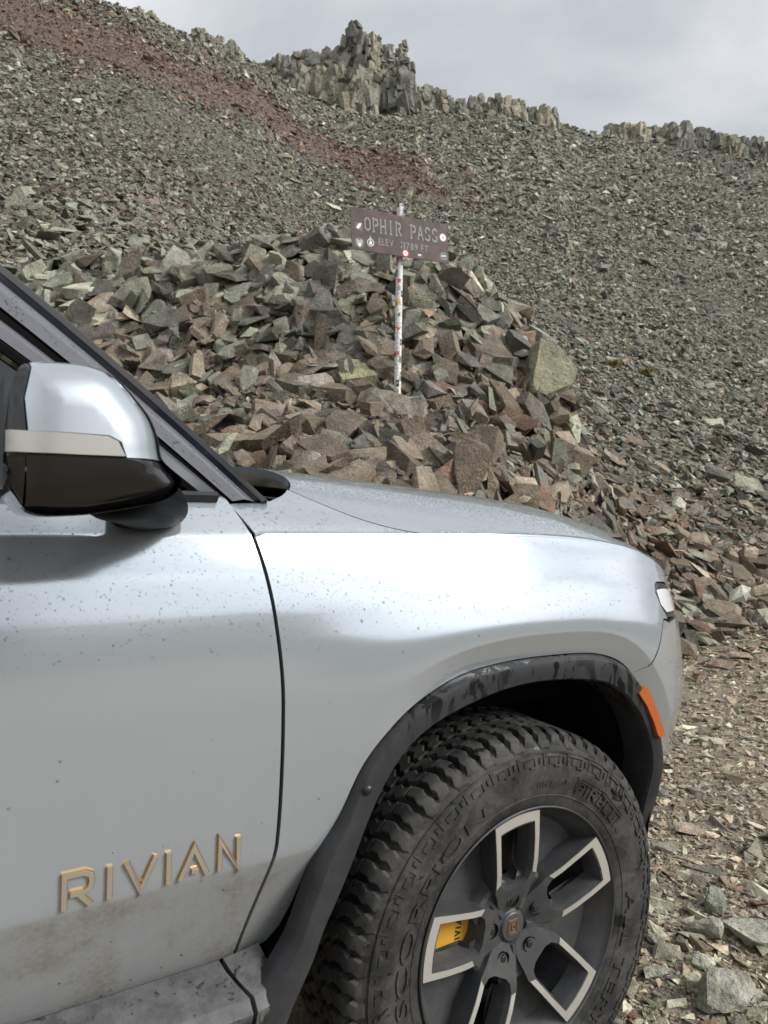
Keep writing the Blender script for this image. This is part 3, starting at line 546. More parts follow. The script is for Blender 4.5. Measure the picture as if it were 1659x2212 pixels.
# ------------------------------------------------------------------ the pass sign
def text_mesh(body, size, depth=0.):
    cu = bpy.data.curves.new('text', 'FONT'); cu.body = body; cu.size = size; cu.extrude = depth; cu.resolution_u = 3; o = bpy.data.objects.new('text', cu); COL.objects.link(o)
    dg = bpy.context.evaluated_depsgraph_get(); dg.update(); me = bpy.data.meshes.new_from_object(o.evaluated_get(dg)); bpy.data.objects.remove(o); bpy.data.curves.remove(cu)
    V = np.array([v.co[:] for v in me.vertices]); Fc = [tuple(p.vertices) for p in me.polygons]; bpy.data.meshes.remove(me); return V, Fc
def strokes(lines, w):
    "flat ribbon polygons along polylines, mitred"
    out = []
    for ln in lines:
        P = [Vector((*p, 0)) for p in ln]; L, Rr = [], []
        for i, p in enumerate(P):
            d0 = (P[i]-P[i-1]).normalized() if i else (P[1]-P[0]).normalized(); d1 = (P[i+1]-P[i]).normalized() if i < len(P)-1 else d0
            m = (d0+d1).normalized(); n = Vector((-m.y, m.x, 0)); k = (w/2)/max(.35, m.dot(d0)); L.append(p+n*k); Rr.append(p-n*k)
        out.append([(L[i], L[i+1], Rr[i+1], Rr[i]) for i in range(len(P)-1)])
    return out
def stroke_solid(lines, w, f0, f1, mb):
    "extrude ribbons between two mapping functions (back, front) of (x, y)"
    for rb in strokes(lines, w):
        for q in rb:
            mb.add([f0(p.x, p.y) for p in q]+[f1(p.x, p.y) for p in q], [(4, 5, 6, 7), (0, 3, 2, 1), (0, 1, 5, 4), (1, 2, 6, 5), (2, 3, 7, 6), (3, 0, 4, 7)])
SERIF = {'O': [[(.5, .0), (.12, .22), (.12, .78), (.44, 1)], [(.56, 1), (.88, .78), (.88, .22), (.56, .0)]],
 'P': [[(.2, 0), (.2, 1)], [(.02, 1), (.38, 1)], [(.02, 0), (.38, 0)], [(.42, .97), (.82, .92), (.9, .72), (.8, .52), (.42, .46)]],
 'H': [[(.15, 0), (.15, 1)], [(.85, 0), (.85, 1)], [(.25, .5), (.75, .5)], [(0, 1), (.3, 1)], [(0, 0), (.3, 0)], [(.7, 1), (1, 1)], [(.7, 0), (1, 0)]],
 'I': [[(.5, 0), (.5, 1)], [(.3, 1), (.7, 1)], [(.3, 0), (.7, 0)]],
 'R': [[(.2, 0), (.2, 1)], [(.02, 1), (.38, 1)], [(.02, 0), (.38, 0)], [(.42, .97), (.82, .92), (.88, .74), (.78, .56), (.45, .5)], [(.55, .48), (.8, .1), (1, 0)]],
 'A': [[(.1, 0), (.46, 1)], [(.54, 1), (.9, 0)], [(.3, .36), (.7, .36)], [(0, 0), (.24, 0)], [(.76, 0), (1, 0)]],
 'S': [[(.9, .8), (.72, .98), (.3, .97), (.14, .74), (.3, .56)], [(.66, .46), (.86, .28), (.74, .03), (.28, .02), (.1, .2)]]}
def build_sign():
    post = at(858, 876, 8.78); top = at(865, 442, 8.78); root = empty('pass_sign', (post.x, post.y, post.z)); tag(root, 'rusted steel mountain pass sign on a post plastered with stickers', 'sign')
    H = top.z-post.z; mb = MB(); R0 = .042
    mb.lathe([(.001, -.35), (R0, -.35), (R0, H), (.001, H)], 20, lambda r, a, y: (r*math.cos(a), r*math.sin(a), y)); po = mb.build('post', simple('weathered white post', (.62, .62, .60), .55), root, angle=40)
    lean = (top.x-post.x)/H
    po.rotation_euler = (0, math.atan(lean), 0)
    rr = random.Random(3); pal = [(.80, .79, .76), (.78, .78, .76), (.76, .75, .72), (.8, .8, .79), (.03, .03, .035), (.04, .045, .06), (.5, .04, .04), (.62, .10, .06), (.08, .14, .28), (.65, .5, .06), (.10, .22, .14), (.78, .77, .74), (.32, .32, .34), (.05, .12, .2)]
    mats = [simple('sticker print', c, .45) for c in pal]; z = .02; k = 0
    while z < H-.02:
        h = rr.uniform(.04, .11)
        for a0 in (rr.uniform(-2.6, -2.2), rr.uniform(-1.75, -1.35), rr.uniform(-.9, -.5)):
            if H*.755 < z+h and z < H-.21 and True: pass
            wv = rr.uniform(.5, .95); hh = h*rr.uniform(.7, 1.0); z0 = z+rr.uniform(-.015, .015); n = 5; r1 = R0+.0015+.0006*(k % 4); sk = rr.uniform(-.012, .012); mb = MB(); v = []
            rnd = rr.random() < .3
            for i in range(n+1):
                a = a0-wv/2+wv*i/n; e = hh/2*(math.sqrt(max(.05, 1-(2*i/n-1)**2)) if rnd else 1); v += [(r1*math.cos(a), r1*math.sin(a), z0+hh/2-e+sk*i/n), (r1*math.cos(a), r1*math.sin(a), z0+hh/2+e+sk*i/n)]
            mb.add(v, [(2*i, 2*i+2, 2*i+3, 2*i+1) for i in range(n)])
            # a mark printed on it
            r2 = r1+.0004; a1, a2 = a0-wv*.22, a0+wv*.25; mk = MB(); zz0, zz1 = z0+hh*.33, z0+hh*rr.uniform(.5, .7)
            mk.add([(r2*math.cos(a), r2*math.sin(a), q) for a, q in ((a1, zz0), (a2, zz0+.006), (a2*.6+a1*.4, zz1), (a1*.9+a2*.1, zz1*.97+zz0*.03))], [(0, 1, 2, 3)])
            i0 = rr.randrange(len(mats)) if rr.random() < .55 else rr.randrange(4); s = mb.build('sticker', mats[i0], po, smooth=True); mk.build('sticker', mats[rr.choice([4, 4, 5, 6, 12, 8]) if i0 not in (4, 5) else 0], po); k += 1
        z += h*rr.uniform(.75, 1.0)
    # board
    A, Bq = at(761, 447, 8.34), at(970, 485, 8.98); C = at(760, 538, 8.34); ux = (Bq-A); W = ux.length; ux.normalize(); up = (A-C); Hb = up.length*.995; up = (up-ux*up.dot(ux)).normalized(); nn = ux.cross(up).normalized()
    if nn.y > 0: nn = -nn
    base = empty('board', (0, 0, 0), root); Mx = Matrix((( *ux,), (*up,), (*nn,))).transposed().to_4x4(); Mx.translation = C-root.location; base.matrix_local = Mx
    mb = MB(); mb.box((W/2, Hb/2, 0), (W, Hb, .008)); mb.build('plate', M['rust'], base, bevel=.002, seg=1)
    def word(txt, x0, x1, y0, hgt, slack=0.):
        n = len(txt); adv = (x1-x0)/n
        for i, ch in enumerate(txt):
            if ch == ' ': continue
            f = lambda d, dx=0.: (lambda a, b: (x0+(i+.06+.84*a)*adv+dx, y0+b*hgt, d)); mb = MB(); stroke_solid(SERIF[ch], .15, f(.0040), f(.0055), mb); mb.build('letter', M['cream'], base)
            mb = MB(); stroke_solid(SERIF[ch], .23, f(.0040, -.006), f(.0047, -.006), mb); mb.build('letter_shade', M['ink_and_shade'], base)  # wider dark copy, shifted left: painted shade at the letter's cut edge
    word('OPHIR PASS', W*.125, W*.895, Hb*.50, Hb*.31)
    for txt, xa, xb in (('E', .265, .293), ('L', .302, .326), ('E', .337, .365), ('V', .376, .414), ('1', .492, .502), ('1', .522, .532), ('7', .548, .578), ('8', .590, .622), ('9', .634, .665), ('F', .704, .730), ('T', .742, .776)):
        V, Fc = text_mesh(txt, .105, .0006); V[:, 0] = (V[:, 0]-V[:, 0].min())/np.ptp(V[:, 0])*(xb-xa)*W+xa*W; V[:, 1] = V[:, 1]*1.15+Hb*.20; V[:, 2] += .0048; link_mesh('letter', V, Fc, M['cream'], base); V2 = V.copy(); V2[:, 0] -= .006; V2[:, 2] -= .0007; link_mesh('letter_shade', V2, Fc, M['ink_and_shade'], base)  # elevation letters get the same shifted dark copy as painted shade
    def disc(cx, cy, r, mat, z, n=20, sq=1.0): mb = MB(); mb.add([(cx+r*math.cos(2*math.pi*i/n), cy+r*sq*math.sin(2*math.pi*i/n), z) for i in range(n)], [tuple(range(n))]); return mb.build('sticker', mat, base)
    def poly(pts, mat, z): mb = MB(); mb.add([(x, y, z) for x, y in pts], [tuple(range(len(pts)))]); return mb.build('sticker', mat, base)
    wh, bk, rd, gr = mats[0], mats[4], mats[7], mats[12]; z = .0046
    x0, y0 = W*.075, Hb*.18; disc(x0, y0, .066, bk, z); poly([(x0-.045, y0+.02), (x0-.03, y0+.05), (x0-.012, y0+.03), (x0+.012, y0+.03), (x0+.03, y0+.05), (x0+.045, y0+.02), (x0+.03, y0-.035), (x0, y0-.055), (x0-.03, y0-.035)], simple('grey print', (.36, .35, .31), .6), z+.0008); poly([(x0-.018, y0-.005), (x0+.018, y0-.005), (x0+.012, y0-.042), (x0-.012, y0-.042)], wh, z+.0014)
    x0, y0 = W*.075, Hb*.56; poly([(x0-.045, y0+.045), (x0+.05, y0+.06), (x0+.045, y0-.055), (x0-.05, y0-.03)], bk, z); poly([(x0-.035, y0-.015), (x0, y0+.035), (x0+.04, y0+.045), (x0+.015, y0-.005), (x0-.01, y0-.03)], wh, z+.0008)
    x0, y0 = W*.185, Hb*.22; disc(x0, y0, .046, wh, z); disc(x0, y0, .039, bk, z+.0006); poly([(x0-.02, y0-.022), (x0+.022, y0-.022), (x0+.01, y0+.02), (x0-.008, y0+.026)], wh, z+.0012); poly([(x0-.006, y0+.04), (x0+.006, y0+.04), (x0+.004, y0+.072), (x0-.004, y0+.072)], wh, z)
    x0, y0 = W*.535, Hb*.095; disc(x0, y0, .043, rd, z+.001); disc(x0, y0, .031, wh, z+.0016); disc(x0, y0+.003, .018, rd, z+.0022, sq=.55)
    x0, y0 = W*.685, Hb*.10; poly([(x0-.035, y0-.025), (x0+.04, y0-.025), (x0+.035, y0+.02), (x0-.04, y0+.02)], bk, z); poly([(x0-.022, y0-.012), (x0-.014, y0-.012), (x0-.006, y0-.002), (x0+.014, y0-.006), (x0+.022, y0+.01), (x0-.02, y0+.008)], wh, z+.0008)
    x0, y0 = W*.945, Hb*.64; disc(x0, y0, .05, gr, z); disc(x0, y0, .042, mats[11], z+.0006); poly([(x0-.02, y0-.02), (x0-.002, y0+.022), (x0+.006, y0-.002), (x0+.022, y0+.012), (x0+.018, y0-.02)], gr, z+.0012)
    x0, y0 = W*.945, Hb*.17; disc(x0, y0, .062, mats[5], z, sq=.85); poly([(x0-.04, y0-.012), (x0-.022, y0+.012), (x0-.008, y0-.004), (x0+.012, y0+.016), (x0+.036, y0-.006), (x0+.01, y0-.002)], wh, z+.0008); poly([(x0-.055, y0-.036), (x0+.055, y0-.036), (x0+.05, y0-.046), (x0-.05, y0-.046)], mats[8], z+.0008)
    for cx, cy in ((W*.5, Hb*.93), (W*.5, Hb*.30)): mb = MB(); mb.lathe([(.0001, .012), (.008, .011), (.011, .004)], 8, lambda r, a, y: (cx+r*math.cos(a), cy+r*math.sin(a), y)); mb.build('bolt', M['bolt'], base)
    # lump of old concrete holding the post
    me = detail_mesh('footing', 71, (1.0, .8, .62), 9, 4, .055, 4.5, .66, .95); o = link_me('footing', me, M['concrete'], root); o.color = (.30, .275, .225, 1); p = at(832, 922, 8.45); o.location = Vector((p.x, p.y+.18, p.z+.05))-root.location; o.rotation_euler = (.05, .06, .2); o.scale = (1.08, 1.08, 1.08)
    tag(o, 'crumbling concrete footing at the base of the post')
build_sign()
# ------------------------------------------------------------------ car body surfaces (X forward, Y towards the far side, Z up; origin under the front wheel)
def crom(pts, n=12):
    P = np.array(pts, float); Q = np.vstack([2*P[0]-P[1], P, 2*P[-1]-P[-2]]); out = []
    for i in range(1, len(Q)-2):
        t = np.linspace(0, 1, n, endpoint=False)[:, None]
        a, b, c, d = Q[i-1], Q[i], Q[i+1], Q[i+2]
        out.append(.5*((2*b)+(c-a)*t+(2*a-5*b+4*c-d)*t**2+(3*b-a-3*c+d)*t**3))
    return np.vstack(out+[P[-1:]])
def sstep(a, b, x):
    t = np.clip((np.asarray(x, float)-a)/(b-a), 0, 1); return t*t*(3-2*t)
# plan outline of the body side, from the tail round the front corner to the middle of the nose
_x = np.linspace(.2, .85, 60); _y = .085*((_x-.2)/.48)**4.07
_t = np.linspace(0, 1, 60)[1:, None]
_p0, _p1 = np.array([.85, _y[-1]]), np.array([.965, 1.0])
_m0 = np.array([.17, 1.8*.17]); _m1 = np.array([0, .9])
_h = (2*_t**3-3*_t**2+1)*_p0+(_t**3-2*_t**2+_t)*_m0+(-2*_t**3+3*_t**2)*_p1+(_t**3-_t**2)*_m1
PLAN = np.vstack([[[-5, 0], [0, 0], [.1, 0]], np.c_[_x, _y], _h])
PS = np.r_[0, np.cumsum(np.hypot(*np.diff(PLAN, axis=0).T))]-5.0
SEND = PS[-1]
def plan(s):
    return np.interp(s, PS, PLAN[:, 0]), np.interp(s, PS, PLAN[:, 1])
def plan_t(s):
    e = .012; x0, y0 = plan(s-e); x1, y1 = plan(s+e); l = np.hypot(x1-x0, y1-y0); return (x1-x0)/l, (y1-y0)/l
ZSH_S = [-5, -.2, .02, .15, .26, .42, .55, .64, .72, .80, 1.0, 1.6]
ZSH_Z = [1.273, 1.273, 1.273, 1.269, 1.262, 1.240, 1.208, 1.178, 1.152, 1.138, 1.128, 1.125]
_zz = np.linspace(-1, 1.6, 400); _zv = np.interp(_zz, ZSH_S, ZSH_Z)
for _ in range(60): _zv[1:-1] = (_zv[:-2]+2*_zv[1:-1]+_zv[2:])/4
def zsh(s): return np.interp(s, _zz, _zv)
CLAD_OUT = crom([(-.60,.36),(-.588,.43),(-.566,.495),(-.53,.538),(-.499,.579),(-.466,.656),(-.444,.709),(-.406,.765),(-.362,.848),(-.305,.908),(-.235,.953),(-.129,.99),(-.006,1.007),(.129,1.009),(.265,1.0),(.36,.966),(.43,.890),(.485,.785),(.512,.66),(.498,.562),(.452,.445)], 8)
CLAD_IN = crom([(-.545,.33),(-.50,.43),(-.449,.532),(-.434,.568),(-.388,.643),(-.340,.745),(-.274,.842),(-.187,.904),(-.069,.942),(.059,.956),(.2,.947),(.305,.922),(.385,.86),(.437,.775),(.458,.683),(.455,.571),(.427,.46)], 8)
for _c in (CLAD_OUT, CLAD_IN): _c[:, 0] -= .018*(_c[:, 0]+1.022)/1.143; _c[:, 1] += .018*(1.28-_c[:, 1])/1.143
def sdist(X, Z, C=CLAD_OUT):
    sh = np.shape(X); p = np.c_[np.ravel(X), np.ravel(Z)]; best = np.full(len(p), 9.)
    for a, b in zip(C[:-1], C[1:]):
        ab = b-a; t = np.clip(((p-a)@ab)/(ab@ab+1e-12), 0, 1); best = np.minimum(best, np.hypot(*(p-a-t[:, None]*ab).T))
    poly = np.vstack([C, [[C[-1][0], -2], [C[0][0], -2]]])
    return np.where(inpoly(p, poly), -best, best).reshape(sh)
def inpoly(p, poly):
    x, y = p[:, 0], p[:, 1]; ins = np.zeros(len(p), bool); q = np.roll(poly, -1, 0)
    for (x0, y0), (x1, y1) in zip(poly, q):
        if y0 == y1: continue
        c = ((y0 > y) != (y1 > y)) & (x < (x1-x0)*(y-y0)/(y1-y0)+x0); ins ^= c
    return ins
_GZ = np.array([.30, .45, .577, .66, .712, .724, .74, .80, .90, 1.0, 1.08, 1.15, 1.21, 1.273]); _GV = np.array([.125, .079, .045, .022, .0075, .0050, .0035, 0, -.004, -.004, 0, .0075, .0175, .035])
_gz = np.linspace(.30, 1.273, 600); _gv = np.interp(_gz, _GZ, _GV)
for _ in range(70): _gv[1:-1] = (_gv[:-2]+2*_gv[1:-1]+_gv[2:])/4
def side_g(s, z):
    zs = zsh(s); zn = np.where(z > .724, .724+(z-.724)*(1.273-.724)/(zs-.724), z)
    g = np.interp(zn, _gz, _gv)
    g = g+np.where(z < .724, (.724-z)*.17, 0)                      # tuck under the lower crease
    g = np.where(z > zs, .035+np.minimum(z-zs, .006)*.45+np.maximum(z-zs-.006, 0)*.88, g)
    d = sdist(s, z); w = .05; fade = (1-.4*sstep(.45, .60, s))*sstep(.60, .85, z)
    A = .030*sstep(-.75, .12, s)*fade; fl = A*np.exp(-(np.maximum(d-w, 0)/.15)**2)
    A2 = .46*sstep(-.34, -.10, s)*fade; fl = fl-np.where(d < w, A2*(w-np.maximum(d, -.02)), 0)
    g = g-np.where(z <= zs, fl, 0)*(1-sstep(-.10, 0, z-zs))
    g = g+sstep(.42, .75, s)*np.maximum(0, .86-z)**1.3*.55          # bumper tucks in below
    return g
def side(s, z):
    s = np.asarray(s, float); z = np.asarray(z, float)
    X, Y = plan(s); tx, ty = plan_t(s); g = side_g(s, z)
    return np.stack([X-ty*g, Y+tx*g, z], -1)
_HX = [-1.5, -.5, -.17, .1, .26, .40, .53, .66, .74, .82, .90, .96]; _HZ = [1.46, 1.418, 1.394, 1.372, 1.354, 1.326, 1.292, 1.246, 1.214, 1.184, 1.155, 1.128]
_EDGE = None
def _edge():
    global _EDGE
    if _EDGE is None:
        s = np.linspace(-1.2, SEND, 3200); p = side(s, zsh(s)-1e-4); _EDGE = (s, p)
    return _EDGE
def hood_z(X, Y):
    s, p = _edge(); sh = np.shape(X); q = np.c_[np.ravel(X), np.ravel(Y)]; q[:, 1] = np.where(q[:, 1] > 1, 2-q[:, 1], q[:, 1])
    dist = np.empty(len(q)); zs = np.empty(len(q))
    for i in range(0, len(q), 800):
        d2 = ((q[i:i+800, None, :]-p[None, :, :2])**2).sum(-1); k = d2.argmin(1); dist[i:i+800] = np.sqrt(d2[np.arange(len(k)), k]); zs[i:i+800] = p[k, 2]
    hc = np.maximum(np.interp(q[:, 0], _HX, _HZ), zs+.002)
    wn = np.clip(dist/.30, 0, 1)
    z = zs+(hc-zs)*(1-(1-wn)**2.5)+.018*sstep(0, 1, q[:, 1])
    return z.reshape(sh)
def hood(X, Y):
    X = np.asarray(X, float); Y = np.asarray(Y, float); return np.stack([X, Y, hood_z(X, Y)], -1)
CAR = empty('parked_car', (.269, 1.51, 0), rz=rad(31.7)); tag(CAR, 'silver electric SUV with rain beads and gold door lettering parked on the gravel', 'car')
def surf_normal(fn, u, v, e=.0012):
    a = fn(u+e, v)-fn(u-e, v); b = fn(u, v+e)-fn(u, v-e); n = np.cross(a, b); n /= np.linalg.norm(n, axis=-1, keepdims=True)+1e-12; return n
def panel(name, outline, fn, m, parent, step=.022, edge=.012, extra=None, lip=.014, flip=False, off=0., holes=(), lines=()):
    "trim the surface fn(u, v) to an outline (and holes); smooth analytic normals, edges turned inwards"
    loops = [resample(outline, edge)]+[resample(h, edge) for h in holes]; P = loops[0]; lo, hi = P.min(0), P.max(0)
    gx, gy = np.meshgrid(np.arange(lo[0]+step/2, hi[0], step), np.arange(lo[1]+step/2, hi[1], step)); gx[1::2] += step/2
    pts = np.c_[gx.ravel(), gy.ravel()]
    if extra is not None: pts = np.vstack([pts, extra])
    pts = pts[inpoly(pts, P)]
    for h in loops[1:]: pts = pts[~inpoly(pts, h)]
    bd = np.vstack(loops); keep = np.ones(len(pts), bool)
    for i in range(0, len(pts), 2000): keep[i:i+2000] = (((pts[i:i+2000, None]-bd[None])**2).sum(-1).min(1) > (edge*.45)**2)
    pts = pts[keep]; ed = []; k = 0; LP, LE = [], []
    for ln in lines:
        ln = np.asarray(ln, float); g_ = inpoly(ln, P); dd = np.full(len(ln), 9.)
        for i in range(0, len(ln), 2000): dd[i:i+2000] = np.sqrt(((ln[i:i+2000, None]-bd[None])**2).sum(-1).min(1))
        ix = np.nonzero(g_ & (dd > edge*.4))[0]
        for i in ix: 
            if i-1 in ix and len(LP) and np.allclose(LP[-1], ln[i-1]): LE.append((len(LP)-1, len(LP)))
            LP.append(ln[i])
    if LP:
        lp = np.array(LP); kk = np.ones(len(pts), bool)
        for i in range(0, len(pts), 500): kk[i:i+500] = ((pts[i:i+500, None]-lp[None])**2).sum(-1).min(1) > .0035**2
        pts = pts[kk]
    for l in loops: n = len(l); ed += [(k+i, k+(i+1) % n) for i in range(n)]; k += n
    allp = np.vstack([bd]+([np.array(LP)] if LP else [])+[pts]); ed += [(k+a, k+b) for a, b in LE]; r = delaunay_2d_cdt([Vector(p) for p in allp], ed, [], 2 if holes else 1, 1e-6)
    uv = np.array([v[:] for v in r[0]]); tri = [tuple(f) for f in r[2]]
    if holes:
        c = np.array([uv[list(f)].mean(0) for f in tri]); okf = np.ones(len(tri), bool)
        for h in loops[1:]: okf &= ~inpoly(c, h)
        tri = [t for t, o_ in zip(tri, okf) if o_]
    V = fn(uv[:, 0], uv[:, 1]); N = surf_normal(fn, uv[:, 0], uv[:, 1]); 
    if flip: N = -N
    V = V+N*off
    tri = [t if np.dot(np.cross(V[t[1]]-V[t[0]], V[t[2]]-V[t[0]]), N[t[0]]) > 0 else t[::-1] for t in tri]
    cnt = {}
    for t in tri:
        for a, b in zip(t, t[1:]+t[:1]): cnt[(a, b)] = 1
    rim = [(a, b) for a, b in cnt if (b, a) not in cnt]
    VV = [tuple(v) for v in V]; NN = [tuple(n) for n in N]; FF = list(tri)
    if lip:
        for a, b in rim:
            d = V[b]-V[a]; o_ = np.cross(d, (N[a]+N[b])/2); o_ /= np.linalg.norm(o_)+1e-12; i = len(VV)
            VV += [tuple(V[a]), tuple(V[b]), tuple(V[b]-N[b]*lip), tuple(V[a]-N[a]*lip)]; NN += [tuple(o_)]*4; FF.append((i+1, i, i+3, i+2))
    o = link_mesh(name, VV, FF, m, parent, True, NN); o['_n'] = 0; del o['_n']; PANEL[name] = (V, N, tri); return o
PANEL = {}
GAP = crom([(-.590, 1.340), (-.562, 1.271), (-.540, 1.176), (-.528, 1.081), (-.523, 1.002), (-.525, .883), (-.530, .764), (-.537, .715), (-.560, .602), (-.573, .530)], 6)
def offx(c, d): return [(x+d, z) for x, z in c]
ss = np.linspace
def crease_lines(s0, s1):
    S = np.arange(s0, s1, .010); return [np.c_[S, zsh(S)+d] for d in (-.012, -.005, -.0012, .0012, .007, .014)]+[np.c_[S, np.full(len(S), d)] for d in (.696, .706, .713, .719, .725, .732, .742)]
def flare_lines():
    C = CLAD_OUT; t = np.gradient(C, axis=0); n = np.c_[-t[:, 1], t[:, 0]]; n /= np.linalg.norm(n, axis=1, keepdims=True)
    if sdist(C[40:41, 0]+n[40:41, 0]*.02, C[40:41, 1]+n[40:41, 1]*.02)[0] < 0: n = -n
    return [(C+n*d)[(C[:, 0] > -.40)] for d in (.014, .030, .042, .0475, .0525, .060)]
def build_body():
    X = crease_lines(-1.61, .9)
    # front door
    g = offx(GAP, -.0035)
    door = [tuple(p) for p in g]+[(-1.62, .530), (-1.62, 1.345), (-.600, 1.345)]
    panel('front_door', door, side, M['paint'], CAR, .020, .012, lines=X)
    # fender with the flared lip over the wheel arch
    g = [p for p in offx(GAP, .0035) if p[1] < 1.2765]
    i0 = int(np.argmin(np.abs(CLAD_OUT[:, 1]-.720)+(CLAD_OUT[:, 0] > 0)*9)); i1 = int(np.argmin(np.hypot(CLAD_OUT[:, 0]-.372, CLAD_OUT[:, 1]-.944)))
    arch = [tuple(p) for p in CLAD_OUT[i0:i1+1]]
    top = [(s, float(zsh(s))-.0008+.0048*float(sstep(.56, .44, s))) for s in np.arange(.86, -.56, -.02)]
    lamp_top = [(.70, 1.128), (.60, 1.150), (.52, 1.156), (.497, 1.150), (.487, 1.130), (.497, 1.102), (.530, 1.066)]
    fend = g[::1]+[(-.540, .530), (-.514, .540), (-.494, .567), (-.478, .617), (-.470, .662)]+arch+[(.403, .962), (.443, 1.002), (.487, 1.054), (.505, 1.066), (.530, 1.062)]+lamp_top[::-1]+[(.86, 1.112)]+top
    panel('fender', fend, side, M['paint'], CAR, .018, .010, lines=[l for l in X if l[0, 1] < .9]+X[:4]+flare_lines())
    # upper fender corner between pillar foot and hood
    cowl = crom([(-.505, .098), (-.470, .118), (-.445, .150), (-.440, .185), (-.455, .235), (-.490, .30), (-.50, .42), (-.47, .62), (-.445, .80), (-.44, 1.0)], 6)
    shut = crom([(-.452, .130), (-.40, .098), (-.34, .070), (-.28, .052), (-.22, .041), (-.17, .0355)], 6)
    es, ep = _edge(); ed = [tuple(p[:2]) for s, p in zip(es, ep) if -.560 < s < -.172][::12]
    k = int(np.argmin(np.hypot(cowl[:, 0]+.452, cowl[:, 1]-.132)))
    up = [(-.590, .088)]+[tuple(p) for p in cowl[:k+1]]+[tuple(p) for p in shut[1:]]+ed[::-1]+[(-.5585, .040)]
    panel('fender_top', up, hood, M['paint'], CAR, .018, .010, lip=.004)
    ed2 = [tuple(p[:2]) for s, p in zip(es, ep) if -.165 < s < SEND-.01][::14]
    hd = [tuple(p+np.array([.0008, .0016])) for p in shut[2:-1]]+ed2+[(.955, 1.0)]+[tuple(p+np.array([.004, .0])) for p in cowl[::-1][:len(cowl)-k]]
    hood_o = panel('hood', hd, hood, M['hood'], CAR, .028, .012)
    far = hood_o.copy(); COL.objects.link(far); far.name = 'hood_half'; far.scale = (1, -1, 1); far.location = (0, 2.0002, 0)
    # bumper from the fender seam round to the other side
    i2 = len(CLAD_OUT)-1; arch2 = [tuple(p) for p in CLAD_OUT[i1:i2+1]]
    bump = arch2+[(.60, .44), (SEND-.001, .46), (SEND-.001, 1.04), (.86, 1.056), (.62, 1.056), (.538, 1.052), (.506, 1.0615), (.491, 1.053), (.447, 1.000), (.407, .960)]
    bo = panel('bumper', bump, side, M['paint'], CAR, .022, .010, lines=flare_lines())
    far = bo.copy(); COL.objects.link(far); far.name = 'bumper_half'; far.scale = (1, -1, 1); far.location = (0, 2.0002, 0)
    # nose band with the light bar between hood and bumper
    band = [(.705, 1.124), (.86, 1.106), (SEND-.001, 1.10), (SEND-.001, 1.044), (.86, 1.060), (.705, 1.060)]
    bo = panel('light_bar', band, side, M['lens'], CAR, .02, .012, off=-.012); far = bo.copy(); COL.objects.link(far); far.name = 'light_bar'; far.scale = (1, -1, 1); far.location = (0, 2.0002, 0)
    # headlamp
    hl = empty('headlight', (0, 0, 0), CAR)
    out = crom([(.497, 1.100), (.490, 1.130), (.500, 1.147), (.524, 1.152), (.60, 1.147), (.700, 1.126), (.702, 1.062), (.60, 1.062), (.533, 1.066)], 3)
    panel('bezel', [tuple(p) for p in out], side, M['gloss'], hl, .012, .008, off=-.006)
    inn = crom([(.512, 1.100), (.508, 1.126), (.516, 1.136), (.60, 1.132), (.690, 1.112), (.690, 1.078), (.60, 1.076), (.545, 1.078)], 3)
    panel('lens', [tuple(p) for p in inn], side, M['lens'], hl, .012, .008, off=-.002, lip=.008)
    # rear part of the body, outside the picture
    rd = [(-1.626, .530), (-1.626, 1.345), (-2.50, 1.345), (-2.50, .80), (-2.62, .70), (-2.60, .53)]; panel('rear_door', rd, side, M['paint'], CAR, .06, .03)
    q = [(-2.506, 1.345), (-2.506, .80)]+[(-3.05+.53*math.cos(a), .44+.56*math.sin(a)) for a in ss(math.pi*.83, .10, 16)]+[(-4.05, .53), (-4.10, 1.345)]; panel('rear_quarter', q, side, M['paint'], CAR, .06, .03)
    # underlying dark structure so no light shows through the gaps
    mb = MB(); mb.box((-2.3, 1.02, .86), (3.4, 1.82, .80)); mb.box((.56, 1.0, .82), (.30, 1.2, .42)); mb.box((-.02, 1.0, 1.06), (1.2, 1.55, .42)); mb.box((-.57, 1.0, 1.0), (.10, 1.80, .60)); mb.build('inner_body', M['black'], CAR)
    mb = MB(); S = np.arange(-1.6, .50, .04)
    ring = [[tuple(side(np.array([s]), np.array([z]))[0]+np.array([0, dy, 0])) for z, dy in ((1.268, .05), (1.268, .022), (1.20, .022), (1.04, .022), (1.04, .05))] for s in S]; mb.loft(ring); mb.build('inner_fender', M['black'], CAR)
    # wheel-well liner
    mb = MB(); C = CLAD_IN; t = np.gradient(C, axis=0); n = np.c_[-t[:, 1], t[:, 0]]; n /= np.linalg.norm(n, axis=1, keepdims=True)
    if sdist(C[40:41, 0]+n[40:41, 0]*.02, C[40:41, 1]+n[40:41, 1]*.02, CLAD_IN)[0] < 0: n = -n
    w = C+n*.022; m_ = len(w); v = [(x, y, z) for y in (.012, .10, .42) for x, z in w]; f = [(r*m_+i, r*m_+i+1, (r+1)*m_+i+1, (r+1)*m_+i) for r in range(2) for i in range(m_-1)]; f += [(2*m_+i, 2*m_+i+1, 3*m_) for i in range(m_-1)]; v.append((0, .42, .45)); mb.add(v, f); mb.build('wheel_well', M['black'], CAR)
    # arch cladding
    def eqr(C, n=120):
        s = np.r_[0, np.cumsum(np.hypot(*np.diff(C, axis=0).T))]; q = np.linspace(0, s[-1], n); return np.c_[np.interp(q, s, C[:, 0]), np.interp(q, s, C[:, 1])]
    def near(Po, Ci):
        return Ci
    O, I = eqr(CLAD_OUT), eqr(CLAD_IN); prof = [(0.0, .020), (0.0, -.003), (.05, -.010), (.13, -.020), (.24, -.0265), (.40, -.028), (.70, -.026), (.93, -.024), (1.0, -.018), (1.02, .0), (1.04, .06)]
